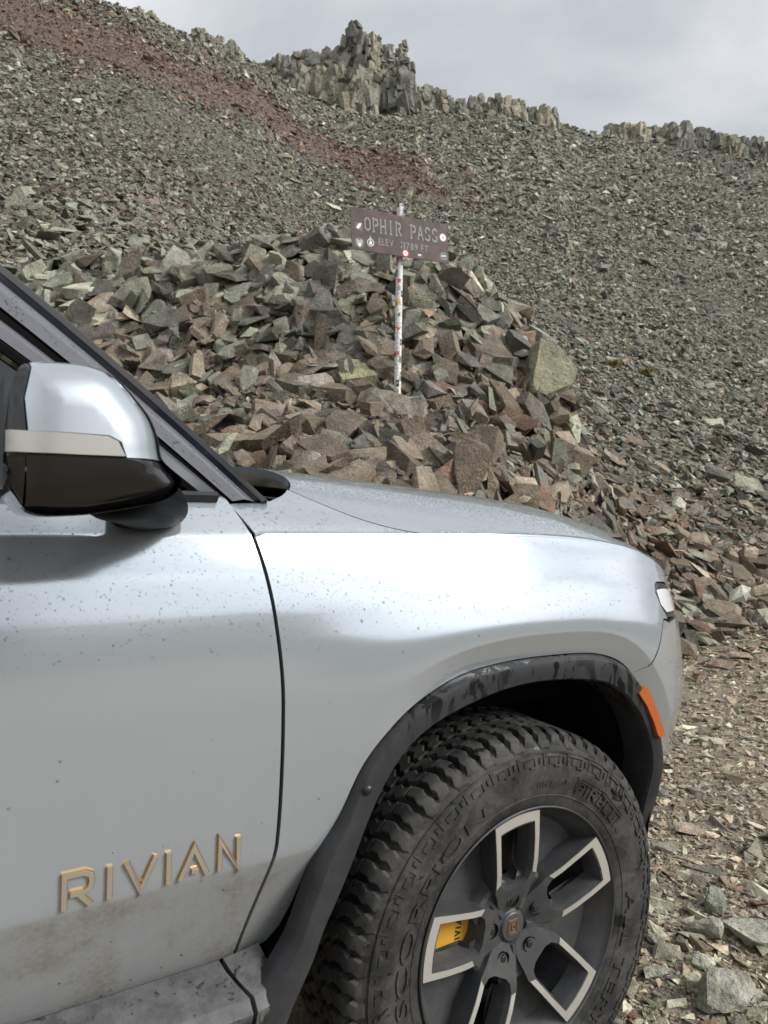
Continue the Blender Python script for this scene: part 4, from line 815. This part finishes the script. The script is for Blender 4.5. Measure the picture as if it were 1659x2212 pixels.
    I = O+(I-O)*(1-.17*sstep(-.10, -.32, O[:, 0]))[:, None]
    rings = []
    for o_, i_ in zip(O, I):
        fr = .024*float(sstep(.3, .5, o_[0]))*0
        base = float(side(np.array([min(o_[0], .6)]), np.array([max(o_[1], .46)]))[0, 1])*.5*float(sstep(.2, .45, o_[0]))
        rings.append([tuple(np.r_[(o_+(i_-o_)*t)[0], y+base, (o_+(i_-o_)*t)[1]]) for t, y in prof])
    mb = MB(); mb.loft(rings, True); mb.build('arch_trim', M['clad'], CAR, angle=28)
    # push-pin in the trim
    mb = MB(); c = np.array([-.3687, .8183]); mb.lathe([(.0001, -.036), (.006, -.0355), (.0085, -.033), (.0095, -.026)], 14, lambda r, a, y: (c[0]+r*math.cos(a), y, c[1]+r*math.sin(a))); mb.build('trim_clip', M['bolt'], CAR, smooth=True)
    # amber side marker let into the trim
    mk = offx(crom([(.397, .905), (.421, .918), (.447, .882), (.472, .835), (.487, .797), (.466, .795), (.450, .828), (.425, .872)], 4), -.036)
    def trimface(u, v): return np.stack([u, np.full_like(u, -.0365)+.0*u, v], -1)
    panel('side_marker', [tuple(p) for p in mk], trimface, M['amber'], CAR, .008, .006, lip=.010)
    # sill cladding
    prof = [(.06, .548), (.034, .541), (.006, .533), (-.022, .520), (-.034, .500), (-.030, .44), (.0, .38), (.10, .34)]
    def sx(z): return float(np.interp(z, [.34, .40, .466, .515, .535, .545], [-.60, -.600, -.588, -.578, -.60, -.608]))
    mb = MB(); mb.loft([[(sx(z)-.004 if k else -2.62, y, z) for y, z in prof] for k in (0, 1)]); mb.build('sill_trim', M['sill'], CAR, angle=25)
    mb = MB(); mb.loft([[((sx(z)+.004) if k == 0 else -.535, y+(.0 if k == 0 else .012), z) for y, z in prof] for k in (0, 1)]); mb.build('sill_corner', M['sill'], CAR, angle=25)
    mb = MB(); mb.box((-.54, .14, .56), (.20, .08, .20)); mb.build('sill_gap', M['black'], CAR)
build_body()
def gh(x, z, o=0.): return (x, .098+(z-1.337)*.43-o, z)
def build_glasshouse():
    # pillar lines in the plane of the side glass, from beltline to roof
    def band(name, lo, hi, m, o, th=.012, xoff=0.):
        "lo/hi: lists of (x, z) for the lower and upper edges"
        mb = MB(); n = len(lo); rings = []
        for (x0, z0), (x1, z1) in zip(lo, hi):
            a, b = Vector(gh(x0, z0, o)), Vector(gh(x1, z1, o)); mid = (a+b)/2+Vector((0, -.006, .004)); rings.append([a, mid, b, b+Vector((.0, th+.02, 0)), a+Vector((0, th, 0))])
        mb.loft([[tuple(p) for p in r] for r in rings]); return mb.build(name, m, CAR, angle=35)
    zs = np.linspace(0, 1, 9)
    def edge(x0, z0, x1, z1, bow=0.): return [(x0+(x1-x0)*t, z0+(z1-z0)*t+bow*4*t*(1-t)) for t in zs]
    lo_, hi_ = edge(-.583, 1.336, -1.10, 1.790, .012), edge(-.513, 1.336, -1.045, 1.835, .016)
    def at_(t): return [(a[0]+(b[0]-a[0])*t, a[1]+(b[1]-a[1])*t) for a, b in zip(lo_, hi_)]
    band('pillar', lo_, at_(.58), M['pillar'], .012); band('pillar_reflection', at_(.58), at_(.80), M['reflectdark'], .010); band('windshield_trim', at_(.80), hi_, M['pillar'], .012)  # middle band is a dark reflection put into the colour, not a part
    band('window_seal', edge(-.600, 1.336, -1.115, 1.775, .012), edge(-.583, 1.336, -1.10, 1.790, .012), M['black'], .000)
    band('window_frame', edge(-.632, 1.345, -1.14, 1.750, .010), edge(-.602, 1.345, -1.118, 1.772, .012), M['pillar'], .008)
    band('window_seal', edge(-.648, 1.345, -1.155, 1.735, .010), edge(-.632, 1.345, -1.14, 1.750, .010), M['black'], .002)
    mb = MB(); mb.add([gh(-.64, 1.34, -.012), gh(-1.17, 1.745, -.012), gh(-2.5, 1.80, -.012), gh(-2.5, 1.34, -.012)], [(0, 1, 2, 3)]); mb.build('side_window', M['glass'], CAR)
    mb = MB(); mb.loft([[gh(-.848, 1.34, .004), gh(-.875, 1.34, .004), gh(-.875, 1.34, -.01), gh(-.848, 1.34, -.01)], [gh(-.868, 1.545, .004), gh(-.895, 1.56, .004), gh(-.895, 1.56, -.01), gh(-.868, 1.545, -.01)]]); mb.build('window_divider', M['pillar'], CAR)
    mb = MB(); mb.loft([[(x, y-.004, z) for y, z in ((.086, 1.334), (.078, 1.345), (.088, 1.352), (.11, 1.352), (.11, 1.334))] for x in (-1.62, -.612)]); mb.build('belt_trim', M['gloss'], CAR)
    mb = MB(); a = [(-.505, .105, 1.335), (-1.045, .30, 1.835)]; mb.add([a[0], a[1], (-1.02, 1.0, 1.87), (-.40, 1.0, 1.40), (-.45, .5, 1.39), (-1.03, .6, 1.86)], [(0, 1, 5, 4), (4, 5, 2, 3)]); w = mb.build('windshield', M['glass'], CAR, smooth=True)
    f = w.copy(); COL.objects.link(f); f.scale = (1, -1, 1); f.location = (0, 2.0, 0); f.name = 'windshield_half'
    # cowl: the black hollow behind the hood corner
    mb = MB(); mb.add([(-.62, .06, 1.30), (-.43, .10, 1.325), (-.42, .2, 1.345), (-.43, .4, 1.362), (-.40, 1.0, 1.375), (-.62, 1.0, 1.375), (-.62, .3, 1.35)], [(0, 1, 2, 3, 4, 5, 6)]); mb.build('cowl', M['black'], CAR)
    mb = MB(); mb.loft([[(-1.06, .315, 1.835), (-1.04, .6, 1.865), (-1.03, 1.0, 1.875), (-1.04, 1.4, 1.865), (-1.06, 1.685, 1.835), (-1.06, 1.65, 1.80), (-1.06, .35, 1.80)], [(-4.0, .315, 1.84), (-4.0, .6, 1.90), (-4.0, 1.0, 1.91), (-4.0, 1.4, 1.90), (-4.0, 1.685, 1.84), (-4.0, 1.65, 1.80), (-4.0, .35, 1.80)]]); mb.build('roof', M['paint'], CAR, angle=30)
    mb = MB(); mb.add([gh(-2.52, 1.34, -.012), gh(-2.52, 1.80, -.012), gh(-3.9, 1.80, -.012), gh(-4.05, 1.34, -.012)], [(0, 1, 2, 3)]); mb.build('side_window', M['glass'], CAR)
    mb = MB(); mb.loft([[gh(x, 1.735 if x < -1.3 else z0, .006), gh(x, 1.86 if x < -1.3 else z0+.06, .0), (x, .345, 1.84 if x < -1.3 else z0+.05), gh(x, 1.735 if x < -1.3 else z0, -.04)] for x, z0 in ((-4.0, 0), (-2.5, 0), (-1.6, 0), (-1.31, 0), (-1.16, 1.752), (-1.09, 1.785))]); mb.build('roof_rail', M['pillar'], CAR)
    mb = MB(); mb.box((-2.2, 1.0, 1.55), (1.9, 1.25, .35)); mb.build('cabin', M['black'], CAR)
build_glasshouse()
def build_mirror():
    r = empty('side_mirror', (0, 0, 0), CAR)
    HO = crom([(-.9625, 1.325), (-.968, 1.36), (-.9665, 1.42), (-.956, 1.460), (-.937, 1.472), (-.908, 1.475), (-.878, 1.474), (-.852, 1.464), (-.830, 1.443), (-.811, 1.419), (-.801, 1.394), (-.795, 1.368), (-.772, 1.344), (-.790, 1.320), (-.846, 1.306), (-.898, 1.299), (-.942, 1.301), (-.9625, 1.325)], 6)
    def inside(u, v):
        p = np.c_[np.ravel(u), np.ravel(v)]; best = np.full(len(p), 9.)
        for a, b in zip(HO[:-1], HO[1:]):
            ab = b-a; t = np.clip(((p-a)@ab)/(ab@ab+1e-12), 0, 1); best = np.minimum(best, np.hypot(*(p-a-t[:, None]*ab).T))
        return np.where(inpoly(p, HO), best, 0).reshape(np.shape(u))
    def face(u, v):
        u = np.asarray(u, float); v = np.asarray(v, float); d = inside(u, v); R_ = .042*sstep(-.975, -.93, u)+.012; q = np.clip(1-d/R_, 0, .985); return np.stack([u, -.302+R_*(1-np.sqrt(1-q*q))+1.1*(u+.90)**2+.25*np.maximum(0, 1.36-v), v], -1)
    top = [tuple(p) for p in HO if p[1] > 1.3655 and p[0] > -.945]
    cap = [(-.9475, 1.3895), (-.951, 1.425), (-.944, 1.461)]+top+[(-.846, 1.3655), (-.852, 1.383), (-.866, 1.3895)]
    panel('mirror_cap', cap, face, M['paint_clean'], r, .008, .005, lip=.006)
    lf = [tuple(p) for p in HO if p[0] < -.945 and p[1] > 1.33]
    panel('mirror_bezel', [(-.9500, 1.31)]+[p for p in lf]+[(-.9455, 1.4605), (-.9525, 1.425), (-.9495, 1.3895)], face, M['gloss'], r, .008, .004, lip=.006, off=-.001)
    low = [tuple(p) for p in HO if p[1] < 1.3650 and p[0] > -.949]; low = sorted(low, key=lambda p: -math.atan2(p[1]-1.345, p[0]+.875))
    panel('mirror_base', [(-.949, 1.3645)]+[(-.79, 1.3645)]+[p for p in low if p[1] < 1.362]+[], face, M['gloss'], r, .008, .005, lip=.006)
    sig = [(-.966, 1.3890), (-.868, 1.3880), (-.857, 1.3830), (-.849, 1.3665), (-.90, 1.3655), (-.966, 1.3660)]
    panel('turn_signal', sig, face, M['signal'], r, .008, .004, lip=.010, off=.004)
    for nm, m, sel in (('mirror_shell', M['paint_clean'], lambda p: p[1] > 1.3655), ('mirror_shell', M['gloss'], lambda p: p[1] <= 1.3680)):
        q = [p for p in HO if sel(p)]
        if nm and m is M['gloss']: q = sorted(q, key=lambda p: math.atan2(p[1]-1.40, p[0]+.875))
        k = .990; mb = MB(); n = len(q); c = np.array([-.88, 1.385]); v = []
        for y, f in ((-.262, .985), (-.20, .995), (-.09, .98), (-.055, .90)): v += [((c+(np.array(p)-c)*f)[0], y, (c+(np.array(p)-c)*f)[1]) for p in q]
        mb.add(v, [(j*n+i, j*n+i+1, (j+1)*n+i+1, (j+1)*n+i) for j in range(3) for i in range(n-1)]+[tuple(3*n+i for i in range(n))]); mb.build(nm, m, r, angle=50)
    f1 = np.array([(-.733, 1.372), (-.707, 1.366), (-.691, 1.350), (-.673, 1.317), (-.691, 1.289), (-.739, 1.281), (-.809, 1.287), (-.80, 1.34)]); f2 = np.array([(-.765, 1.376), (-.735, 1.372), (-.718, 1.352), (-.700, 1.318), (-.718, 1.293), (-.760, 1.286), (-.822, 1.290), (-.82, 1.35)]); f3 = np.array([(-.80, 1.374), (-.775, 1.370), (-.757, 1.352), (-.745, 1.328), (-.760, 1.304), (-.795, 1.292), (-.85, 1.292), (-.86, 1.35)]); f4 = f3+np.array([-.045, .002])
    mb = MB(); mb.loft([[(x, y, z) for x, z in f] for f, y in ((f1, .10), (f1, .045), (f1*.985+np.array([-.75, 1.325])*.015, .02), (f2, -.05), (f3, -.12), (f4, -.19))]); mb.build('mirror_arm', M['arm'], r, smooth=True, subd=2)
    mb = MB(); mb.add([(-.9705, -.285, 1.325), (-.9705, -.075, 1.325), (-.9705, -.075, 1.45), (-.9705, -.285, 1.45)], [(0, 1, 2, 3)]); mb.build('mirror_glass', simple('mirror glass', (.7, .7, .7), .02, metal=1.0), r)
M['paint_clean'] = simple('silver paint', (.44, .485, .525), .3, metal=.6, coat=1.0, coatr=.035)
build_mirror()
LET = {'R': [[(0, 0), (0, 1), (.72, 1), (.96, .90), (1., .72), (.94, .52), (.72, .42), (.22, .42)], [(.50, .42), (.98, 0)]], 'I': [[(0, 0), (0, 1)]], 'V': [[(0, 1), (.5, .03), (1, 1)]], 'A': [[(0, 0), (.5, .97), (1, 0)], [(.42, .20), (.66, .20)]], 'N': [[(0, 0), (0, 1), (1, 0), (1, 1)]]}
def build_lettering():
    z0, h = .727, .050; spans = [('R', -.866, -.828), ('I', -.803, -.803), ('V', -.779, -.735), ('I', -.715, -.715), ('A', -.697, -.652), ('N', -.632, -.601)]
    for ch, x0, x1 in spans:
        w = max(x1-x0, .001); w0 = .0088
        def f(d): return lambda a, b: tuple(side(np.array([x0+a]), np.array([z0+b]))[0]+np.array([0, -d, 0]))
        lines = [[(a*w, b*h) for a, b in ln] for ln in LET[ch]]; mb = MB(); stroke_solid(lines, w0, f(-.001), f(.0052), mb); o = mb.build('letter', M['gold'], CAR, bevel=.0)
        mb = MB(); stroke_solid([[(a, b-.0003) for a, b in ln] for ln in lines], w0*.80, f(.0050), f(.0059), mb); mb.build('letter_face', M['silver'], o)
        o.parent = bpy.data.objects['front_door']
build_lettering()
# ------------------------------------------------------------------ wheel (local: x forward, y inwards, z up, centre at origin)
def build_wheel():
    R = empty('wheel', (.0375, .0, .4244), CAR); R.rotation_euler = (.050, 0, 0)
    TR = .4295
    # tyre
    prof = [(.258, .022), (.266, .010), (.276, .003), (.286, .0005), (.292, -.002), (.305, -.0045), (.335, -.0095), (.362, -.0105), (.383, -.0065), (.398, .001), (.4085, .012), (.4120, .024), (.4145, .045), (.4155, .09), (.416, .14), (.4155, .19), (.4145, .235), (.4120, .256), (.405, .270), (.37, .285), (.30, .275), (.258, .255)]
    mb = MB(); mb.lathe(prof, 160)
    py = np.array([p[1] for p in prof[7:17]]); pr = np.array([p[0] for p in prof[7:17]]); rr = random.Random(5)
    def block(a0, a1, prf, skew=0., saw=0.):
        "raised lug following (r_top, r_floor, y) sections between two angles"
        m = len(prf); v = []
        for j, (rt, rf, y) in enumerate(prf):
            t = j/(m-1); sk = skew*(t-.5)+saw*(j % 2-.5); b = .0016/ .42
            for a, r in ((a0+sk-b, rf), (a0+sk+b, rt-.0009), (a0+sk+2.2*b, rt), (a1+sk-2.2*b, rt), (a1+sk-b, rt-.0009), (a1+sk+b, rf)): v.append((r*math.cos(a), y, r*math.sin(a)))
        f = [(j*6+i, j*6+i+1, (j+1)*6+i+1, (j+1)*6+i) for j in range(m-1) for i in range(5)]; f += [tuple(range(6)), tuple(reversed([(m-1)*6+i for i in range(6)]))]; mb.add(v, f)
    n = 66; pt = 2*math.pi/n
    for k in range(n):
        a = k*pt; j = rr.uniform(-.003, .003); long_ = k % 2
        block(a+.11*pt, a+.80*pt+j, [(.4000 if long_ else .4035, .394, -.001 if long_ else .004), (.4115, .404, .0065), (.4205, .4090, .0155), (.4268, .4115, .027), (.4290, .413, .042), (TR, .414, .064)], -.012, .012)
        block(a+.42*pt, a+1.14*pt, [(TR, .4140, .071), (TR, .4140, .085), (TR, .4140, .098), (TR, .4145, .112)], .030, .022)
        block(a+.05*pt, a+.80*pt, [(TR, .4145, .119), (TR, .4145, .132), (TR, .4145, .146), (TR, .4145, .160)], -.030, .022)
        block(a+.5*pt, a+1.22*pt, [(TR, .4140, .167), (TR, .4140, .185), (TR, .4140, .208)], .026, .02); block(a+.1*pt, a+.86*pt, [(TR, .417, .215), (.4285, .4165, .238), (.420, .410, .262)], .0, .0)
    # sidewall: ridge ring, stepped frames
    mb.lathe([(.3885, -.0050), (.3895, -.0072), (.3915, -.0066), (.3925, -.0035)], 160)
    def swy(r): return float(np.interp(r, [p[0] for p in prof[:11]], [p[1] for p in prof[:11]]))
    def patch(a0, r0, a1, r1, h=.0022, skew=0.):
        nn = 3; v = []
        for i in range(nn):
            a = a0+(a1-a0)*i/(nn-1)
            for r in (r0, r1):
                q = a+skew*(r-r0)/(r1-r0); v += [(r*math.cos(q), swy(r)+.001, r*math.sin(q)), (r*math.cos(q), swy(r)-h, r*math.sin(q))]
        f = []
        for i in range(nn-1): b = i*4; f += [(b+1, b+5, b+7, b+3), (b, b+4, b+5, b+1), (b+2, b+3, b+7, b+6)]
        f += [(0, 1, 3, 2), ((nn-1)*4, (nn-1)*4+2, (nn-1)*4+3, (nn-1)*4+1)]; mb.add(v, f)
    for k in range(33):
        a = k*2*pt+.3*pt; patch(a, .362, a+.18*pt, .3885, .003); patch(a+.18*pt, .3825, a+1.3*pt, .3885, .003); patch(a+1.3*pt, .366, a+1.46*pt, .3885, .003); patch(a+.5*pt, .366, a+1.0*pt, .379, .002); patch(a+.18*pt, .362, a+.55*pt, .3655, .003); patch(a+1.62*pt, .370, a+1.82*pt, .381, .003)
    def arc_text(txt, size, r0, a_start, a_end=None, h=.0034, stretch=1.0):
        V, Fc = text_mesh(txt, size, .001); V = V[:, :]; x = V[:, 0]-V[:, 0].min(); L = x.max()
        span = (a_start-a_end) if a_end is not None else L*stretch/r0; a = a_start-x/L*span; r = r0+V[:, 1]
        y = np.array([swy(float(q)) for q in r])-np.where(V[:, 2] > 0, h, -.0015); mb.add(np.c_[r*np.cos(a), y, r*np.sin(a)], [f[::-1] for f in Fc])
    arc_text('SCORPION', .042, .306, rad(190), rad(113)); arc_text('PIRELLI', .034, .312, rad(66.5), rad(36)); arc_text('ALL TERRAIN', .038, .308, rad(3), rad(-78)); arc_text('ELECT', .018, .318, rad(88), rad(80), .0014)
    arc_text('SCORPION', .042, .306, rad(-96), rad(-160)); arc_text('BY', .012, .322, rad(75), rad(72), .0012)
    patch(rad(36), .3385, rad(67), .3425, .0024); patch(rad(36), .3445, rad(67), .347, .0024); patch(rad(65.6), .318, rad(67.4), .347, .0024)
    mb.lathe([(.296, -.0030), (.2970, -.0046), (.2985, -.0046), (.2995, -.0036)], 120)
    tyre = mb.build('tyre', M['rubber'], R, angle=22)
    # rim barrel and lip
    mb = MB(); mb.lathe([(.262, .03), (.2725, .004), (.2745, -.001), (.2725, -.0035), (.2700, -.002), (.2680, .006), (.262, .014), (.2560, .020), (.2500, .040), (.236, .090), (.232, .20), (.24, .24)], 120); mb.build('barrel', M['rim'], R, angle=35)
    def fy(a): return float(np.interp(a, [0, .036, .0975, .15, .2, .264], [.046, .046, .0235, .012, .006, .0015]))
    for k in range(5):
        ang = rad(97.0+72*k); ca, sa = math.cos(ang), math.sin(ang)
        def T(a, b, y): return (ca*a+sa*b, y, sa*a-ca*b)     # b to the right when looking at the spoke from the hub out
        Rr = .2665; arc = [(Rr*math.cos(t), Rr*math.sin(t)) for t in ss(-rad(13.6), rad(13.6), 9)]
        outer = arc+[(.19, .0605), (.107, .057), (.085, .048), (.062, .040), (.036, .025), (.036, -.025), (.062, -.040), (.085, -.048), (.107, -.057), (.19, -.0605)]
        Ri = .2405; arc2 = [(Ri*math.cos(t), Ri*math.sin(t)) for t in ss(-rad(10.6), rad(10.6), 7)]
        hole = arc2+[(.236, .0475), (.19, .0460), (.120, .0430), (.104, .034), (.0975, .018), (.0975, -.018), (.104, -.034), (.120, -.0430), (.19, -.0460), (.236, -.0475)]
        lo = resample(outer, .012); hp = resample(hole, .012); pts = np.vstack([lo, hp]); ed = [(i, (i+1) % len(lo)) for i in range(len(lo))]+[(len(lo)+i, len(lo)+(i+1) % len(hp)) for i in range(len(hp))]
        r = delaunay_2d_cdt([Vector(p) for p in pts], ed, [], 1, 1e-7); uv = np.array([v[:] for v in r[0]]); tri = [tuple(f) for f in r[2] if not inpoly(np.array([np.mean([uv[i] for i in f], 0)]), hp)[0]]
        mb = MB(); mb.add([T(a, b, fy(a)) for a, b in uv], tri)
        # outer walls going back
        q = [T(a, b, fy(math.hypot(a, b)*.0+a)) for a, b in lo]; q2 = [T(a*.985, b*.955, fy(a)+.056) for a, b in lo]; mb.prism(q, q2, False)
        c = np.array([.165, 0]); h1 = [T(a, b, fy(a)) for a, b in hp]; h2 = [T(c[0]+(a-c[0])*.96, b*.92, fy(a)+.012) for a, b in hp]; h3 = [T(c[0]+(a-c[0])*.88, b*.82, fy(a)+.045) for a, b in hp]; mb.prism(h1, h2, False); mb.prism(h2, h3, False)
        mb.build('spoke', M['rim'], R, angle=30)
        # machined bright U on the face
        e = .0016; mw = .0115; ro, ri = Rr-e, Rr-.0225; t0 = rad(13.35)
        U = [(ro*math.cos(t), ro*math.sin(t)) for t in ss(-t0, t0, 11)]+[(.19, .0590), (.112, .0560), (.120, .0560-mw), (.19, .0590-mw)]+[(ri*math.cos(t), ri*math.sin(t)) for t in ss(rad(11.2), -rad(11.2), 9)]+[(.19, -.0590+mw), (.124, -.0560+mw), (.116, -.0560), (.19, -.0590)]
        Up = resample(U, .010); r = delaunay_2d_cdt([Vector(p) for p in Up], [(i, (i+1) % len(Up)) for i in range(len(Up))], [], 1, 1e-7); uv = np.array([v[:] for v in r[0]])
        mb = MB(); mb.add([T(a, b, fy(a)-.0012) for a, b in uv], [tuple(f) for f in r[2]]); mb.prism([T(a, b, fy(a)-.0012) for a, b in Up], [T(a, b, fy(a)+.002) for a, b in Up], False); mb.build('machined_face', M['machined'], R)
        # recessed web between this spoke and the next
        a2 = ang+rad(36); ca2, sa2 = math.cos(a2), math.sin(a2); T2 = lambda r_, t, y: (r_*math.cos(a2+t), y, r_*math.sin(a2+t)); mb = MB(); rows = [(.050, .048, 36), (.085, .044, 33), (.112, .038, 28), (.120, .042, 25), (.130, .064, 24), (.19, .066, 23.8), (.236, .056, 23.5), (.252, .026, 23.5), (.2635, .011, 23.5)]
        rings = [[T2(r_, rad(d)*t, y) for t in (-1, -.6, -.3, 0, .3, .6, 1)] for r_, y, d in rows]; nn = 7
        mb.add([p for rg in rings for p in rg], [(i*nn+j, i*nn+j+1, (i+1)*nn+j+1, (i+1)*nn+j) for i in range(len(rows)-1) for j in range(nn-1)]); mb.build('web', M['rim'], R, angle=25)
        mb = MB(); mb.loft([[T2(r_, s*w/r_, y) for s, y in ((-1, y0+.012), (-.45, y0), (.45, y0), (1, y0+.012))] for r_, w, y0 in ((.040, .012, .040), (.075, .010, .040), (.118, .006, .040))]); mb.build('rib', M['rim'], R, angle=30)
        # lug nut in its well
        lx = .066; mb = MB(); mb.lathe([(.0165, -.0008), (.0150, .0008), (.0135, .018), (.0001, .018)], 20, lambda r_, t, y: T(lx+r_*math.cos(t), r_*math.sin(t), fy(lx)-.0012+y)); mb.build('lug_well', M['black'], R, angle=40)
        mb = MB(); mb.lathe([(.0098, .016), (.0098, .004), (.0082, -.001), (.0001, -.002)], 6, lambda r_, t, y: T(lx+r_*math.cos(t), r_*math.sin(t), fy(lx)-.001+y)); mb.build('lug_nut', M['bolt'], R, bevel=.0008)
    mb = MB(); mb.lathe([(.0001, .0395), (.029, .040), (.0315, .042), (.0325, .045), (.036, .047), (.05, .051)], 48); mb.build('hub_cap', M['rim'], R, angle=35)
    mb = MB(); y0, y1 = .0402, .0385
    for sx_ in range(4):
        q = sx_*math.pi/2; 
        def rot(a, b): return (a*math.cos(q)-b*math.sin(q), a*math.sin(q)+b*math.cos(q))
        for (i0, i1, g_) in ((.0095, .0150, .0012), (.0030, .0062, .0004)):
            P = [rot(-i1+g_, i1), rot(i1-g_, i1), rot(i0-g_, i0), rot(-i0+g_, i0)]; mb.prism([(a, y0, b*1.08) for a, b in P], [(a, y1, b*1.08) for a, b in P])
    mb.build('emblem', M['copper'], R)
    mb = MB(); mb.lathe([(.09, .115), (.178, .115), (.178, .138), (.09, .138)], 72); mb.build('brake_disc', M['disc'], R, angle=35)
    mb = MB(); mb.lathe([(.0001, .075), (.07, .075), (.085, .10), (.09, .14)], 40); mb.build('hub_carrier', M['black'], R, angle=35)
    # caliper behind the rear spoke, with lettering
    mb = MB(); aa = ss(rad(148), rad(216), 12); mb.loft([[(r_*math.cos(a), y, r_*math.sin(a)) for r_, y in ((.082, .125), (.084, .080), (.094, .068), (.180, .066), (.200, .072), (.206, .09), (.206, .15))] for a in aa]); cal = mb.build('caliper', M['yellow'], R, angle=40)
    x = 0.; wds = {'R': .62, 'I': 0.02, 'V': .68, 'A': .7, 'N': .62}; mb = MB()
    for ch in 'RIVIAN':
        w = wds[ch]*.0135
        for ln in [None]:
            def f(d): return lambda a, b: ((.126+b)*math.cos(rad(186)-(x+a)/.130), d, (.126+b)*math.sin(rad(186)-(x+a)/.130))
            stroke_solid([[(p*w, q*.0135) for p, q in l] for l in LET[ch]], .0026, f(.0680), f(.0655), mb)
        x += w+.0062
    mb.build('caliper_lettering', M['ink_and_shade'], cal)
    mb = MB(); c = (.246*math.cos(rad(21)), .246*math.sin(rad(21))); mb.lathe([(.0001, -.004), (.0045, -.004), (.0045, .018)], 10, lambda r_, t, y: (c[0]+r_*math.cos(t), y+.006, c[1]+r_*math.sin(t))); mb.build('valve', M['black'], R, smooth=False)
    return R
WHEEL = build_wheel()
def copy_wheel(loc):
    r = WHEEL.copy(); COL.objects.link(r); r.location = loc; r.rotation_euler = (0, .4, 0)
    for ch in list(WHEEL.children):
        if ch.name.split('.')[0] in ('tyre', 'barrel', 'spoke', 'machined_face', 'web', 'brake_disc', 'hub_cap'): c = ch.copy(); COL.objects.link(c); c.parent = r
copy_wheel((-3.05, .0, .4244))
# ------------------------------------------------------------------ rain drops standing on the paint
def build_drops():
    r = np.random.default_rng(3); ring = [(math.cos(2*math.pi*k/6), math.sin(2*math.pi*k/6)) for k in range(6)]
    D = np.array([(x, y, 0) for x, y in ring]+[(x*.82, y*.82, .28) for x, y in ring]+[(x*.42, y*.42, .44) for x, y in ring]+[(0, 0, .48)]); Fd = [(i, (i+1) % 6, 6+(i+1) % 6, 6+i) for i in range(6)]+[(6+i, 6+(i+1) % 6, 12+(i+1) % 6, 12+i) for i in range(6)]+[(12+i, 12+(i+1) % 6, 18) for i in range(6)]
    VV, FF = [], []; loop = np.array([i for f in Fd for i in f]); st = np.cumsum([0]+[len(f) for f in Fd[:-1]])
    for nm, n, dens in (('front_door', 1700, None), ('fender', 3600, None), ('fender_top', 500, None), ('hood', 2200, 'hood'), ('bumper', 900, None)):
        V, N, tri = PANEL[nm]; t = np.array(tri); a, b, c = V[t[:, 0]], V[t[:, 1]], V[t[:, 2]]; ar = np.linalg.norm(np.cross(b-a, c-a), axis=1); nz = N[t].mean(1)[:, 2]; z = (a[:, 2]+b[:, 2]+c[:, 2])/3; x = a[:, 0]
        w = ar*(np.clip(sstep(1.05, 1.19, z), .014, 1) if dens is None else (V[t].mean(1)[:, 1] < .75))*(x > -1.02)*(np.where(x > .45, 2.5, 1))
        k = r.choice(len(t), n, p=w/w.sum()); u, v = r.random(n), r.random(n); f = u+v > 1; u[f], v[f] = 1-u[f], 1-v[f]; p = a[k]+(b-a)[k]*u[:, None]+(c-a)[k]*v[:, None]; nn = N[t[k]].mean(1); nn /= np.linalg.norm(nn, axis=1, keepdims=True)
        size = .00085*r.lognormal(0, .38, n); size = np.where((z[k] < 1.08) & (dens is None), size*1.45, size); size = np.clip(size, .0005, .0034)
        t1 = np.cross(nn, [.3, .2, 1.]); t1 /= np.linalg.norm(t1, axis=1, keepdims=True); t2 = np.cross(nn, t1); W = p[:, None]+size[:, None, None]*(D[None, :, 0:1]*t1[:, None]+D[None, :, 1:2]*t2[:, None]+D[None, :, 2:3]*nn[:, None]); VV.append(W.reshape(-1, 3))
    for nm, n in (('pillar', 420), ('mirror_cap', 0)):
        if not n: continue
        me = bpy.data.objects[nm].data; pv = np.array([v.co[:] for v in me.vertices]); qs = [p for p in me.polygons if p.normal.y < -.3]; ar = np.array([p.area for p in qs]); kk = r.choice(len(qs), n, p=ar/ar.sum())
        for k in kk:
            p = qs[k]; vs_ = pv[list(p.vertices)]; w = r.dirichlet(np.ones(len(vs_))); c0 = (vs_*w[:, None]).sum(0); nn = np.array(p.normal[:]); sz = min(.0026, .0011*r.lognormal(0, .4)); t1 = np.cross(nn, [.3, .2, 1.]); t1 /= np.linalg.norm(t1); t2 = np.cross(nn, t1); VV.append(c0+sz*(D[:, 0:1]*t1+D[:, 1:2]*t2+D[:, 2:3]*nn))
    V = np.vstack(VV); n = len(V)//19; o = big_mesh('rain_drops', V, (loop[None]+(np.arange(n)*19)[:, None]).ravel(), (st[None]+(np.arange(n)*len(loop))[:, None]).ravel(), M['water'], CAR, smooth=True); o['kind'] = 'stuff'
build_drops()
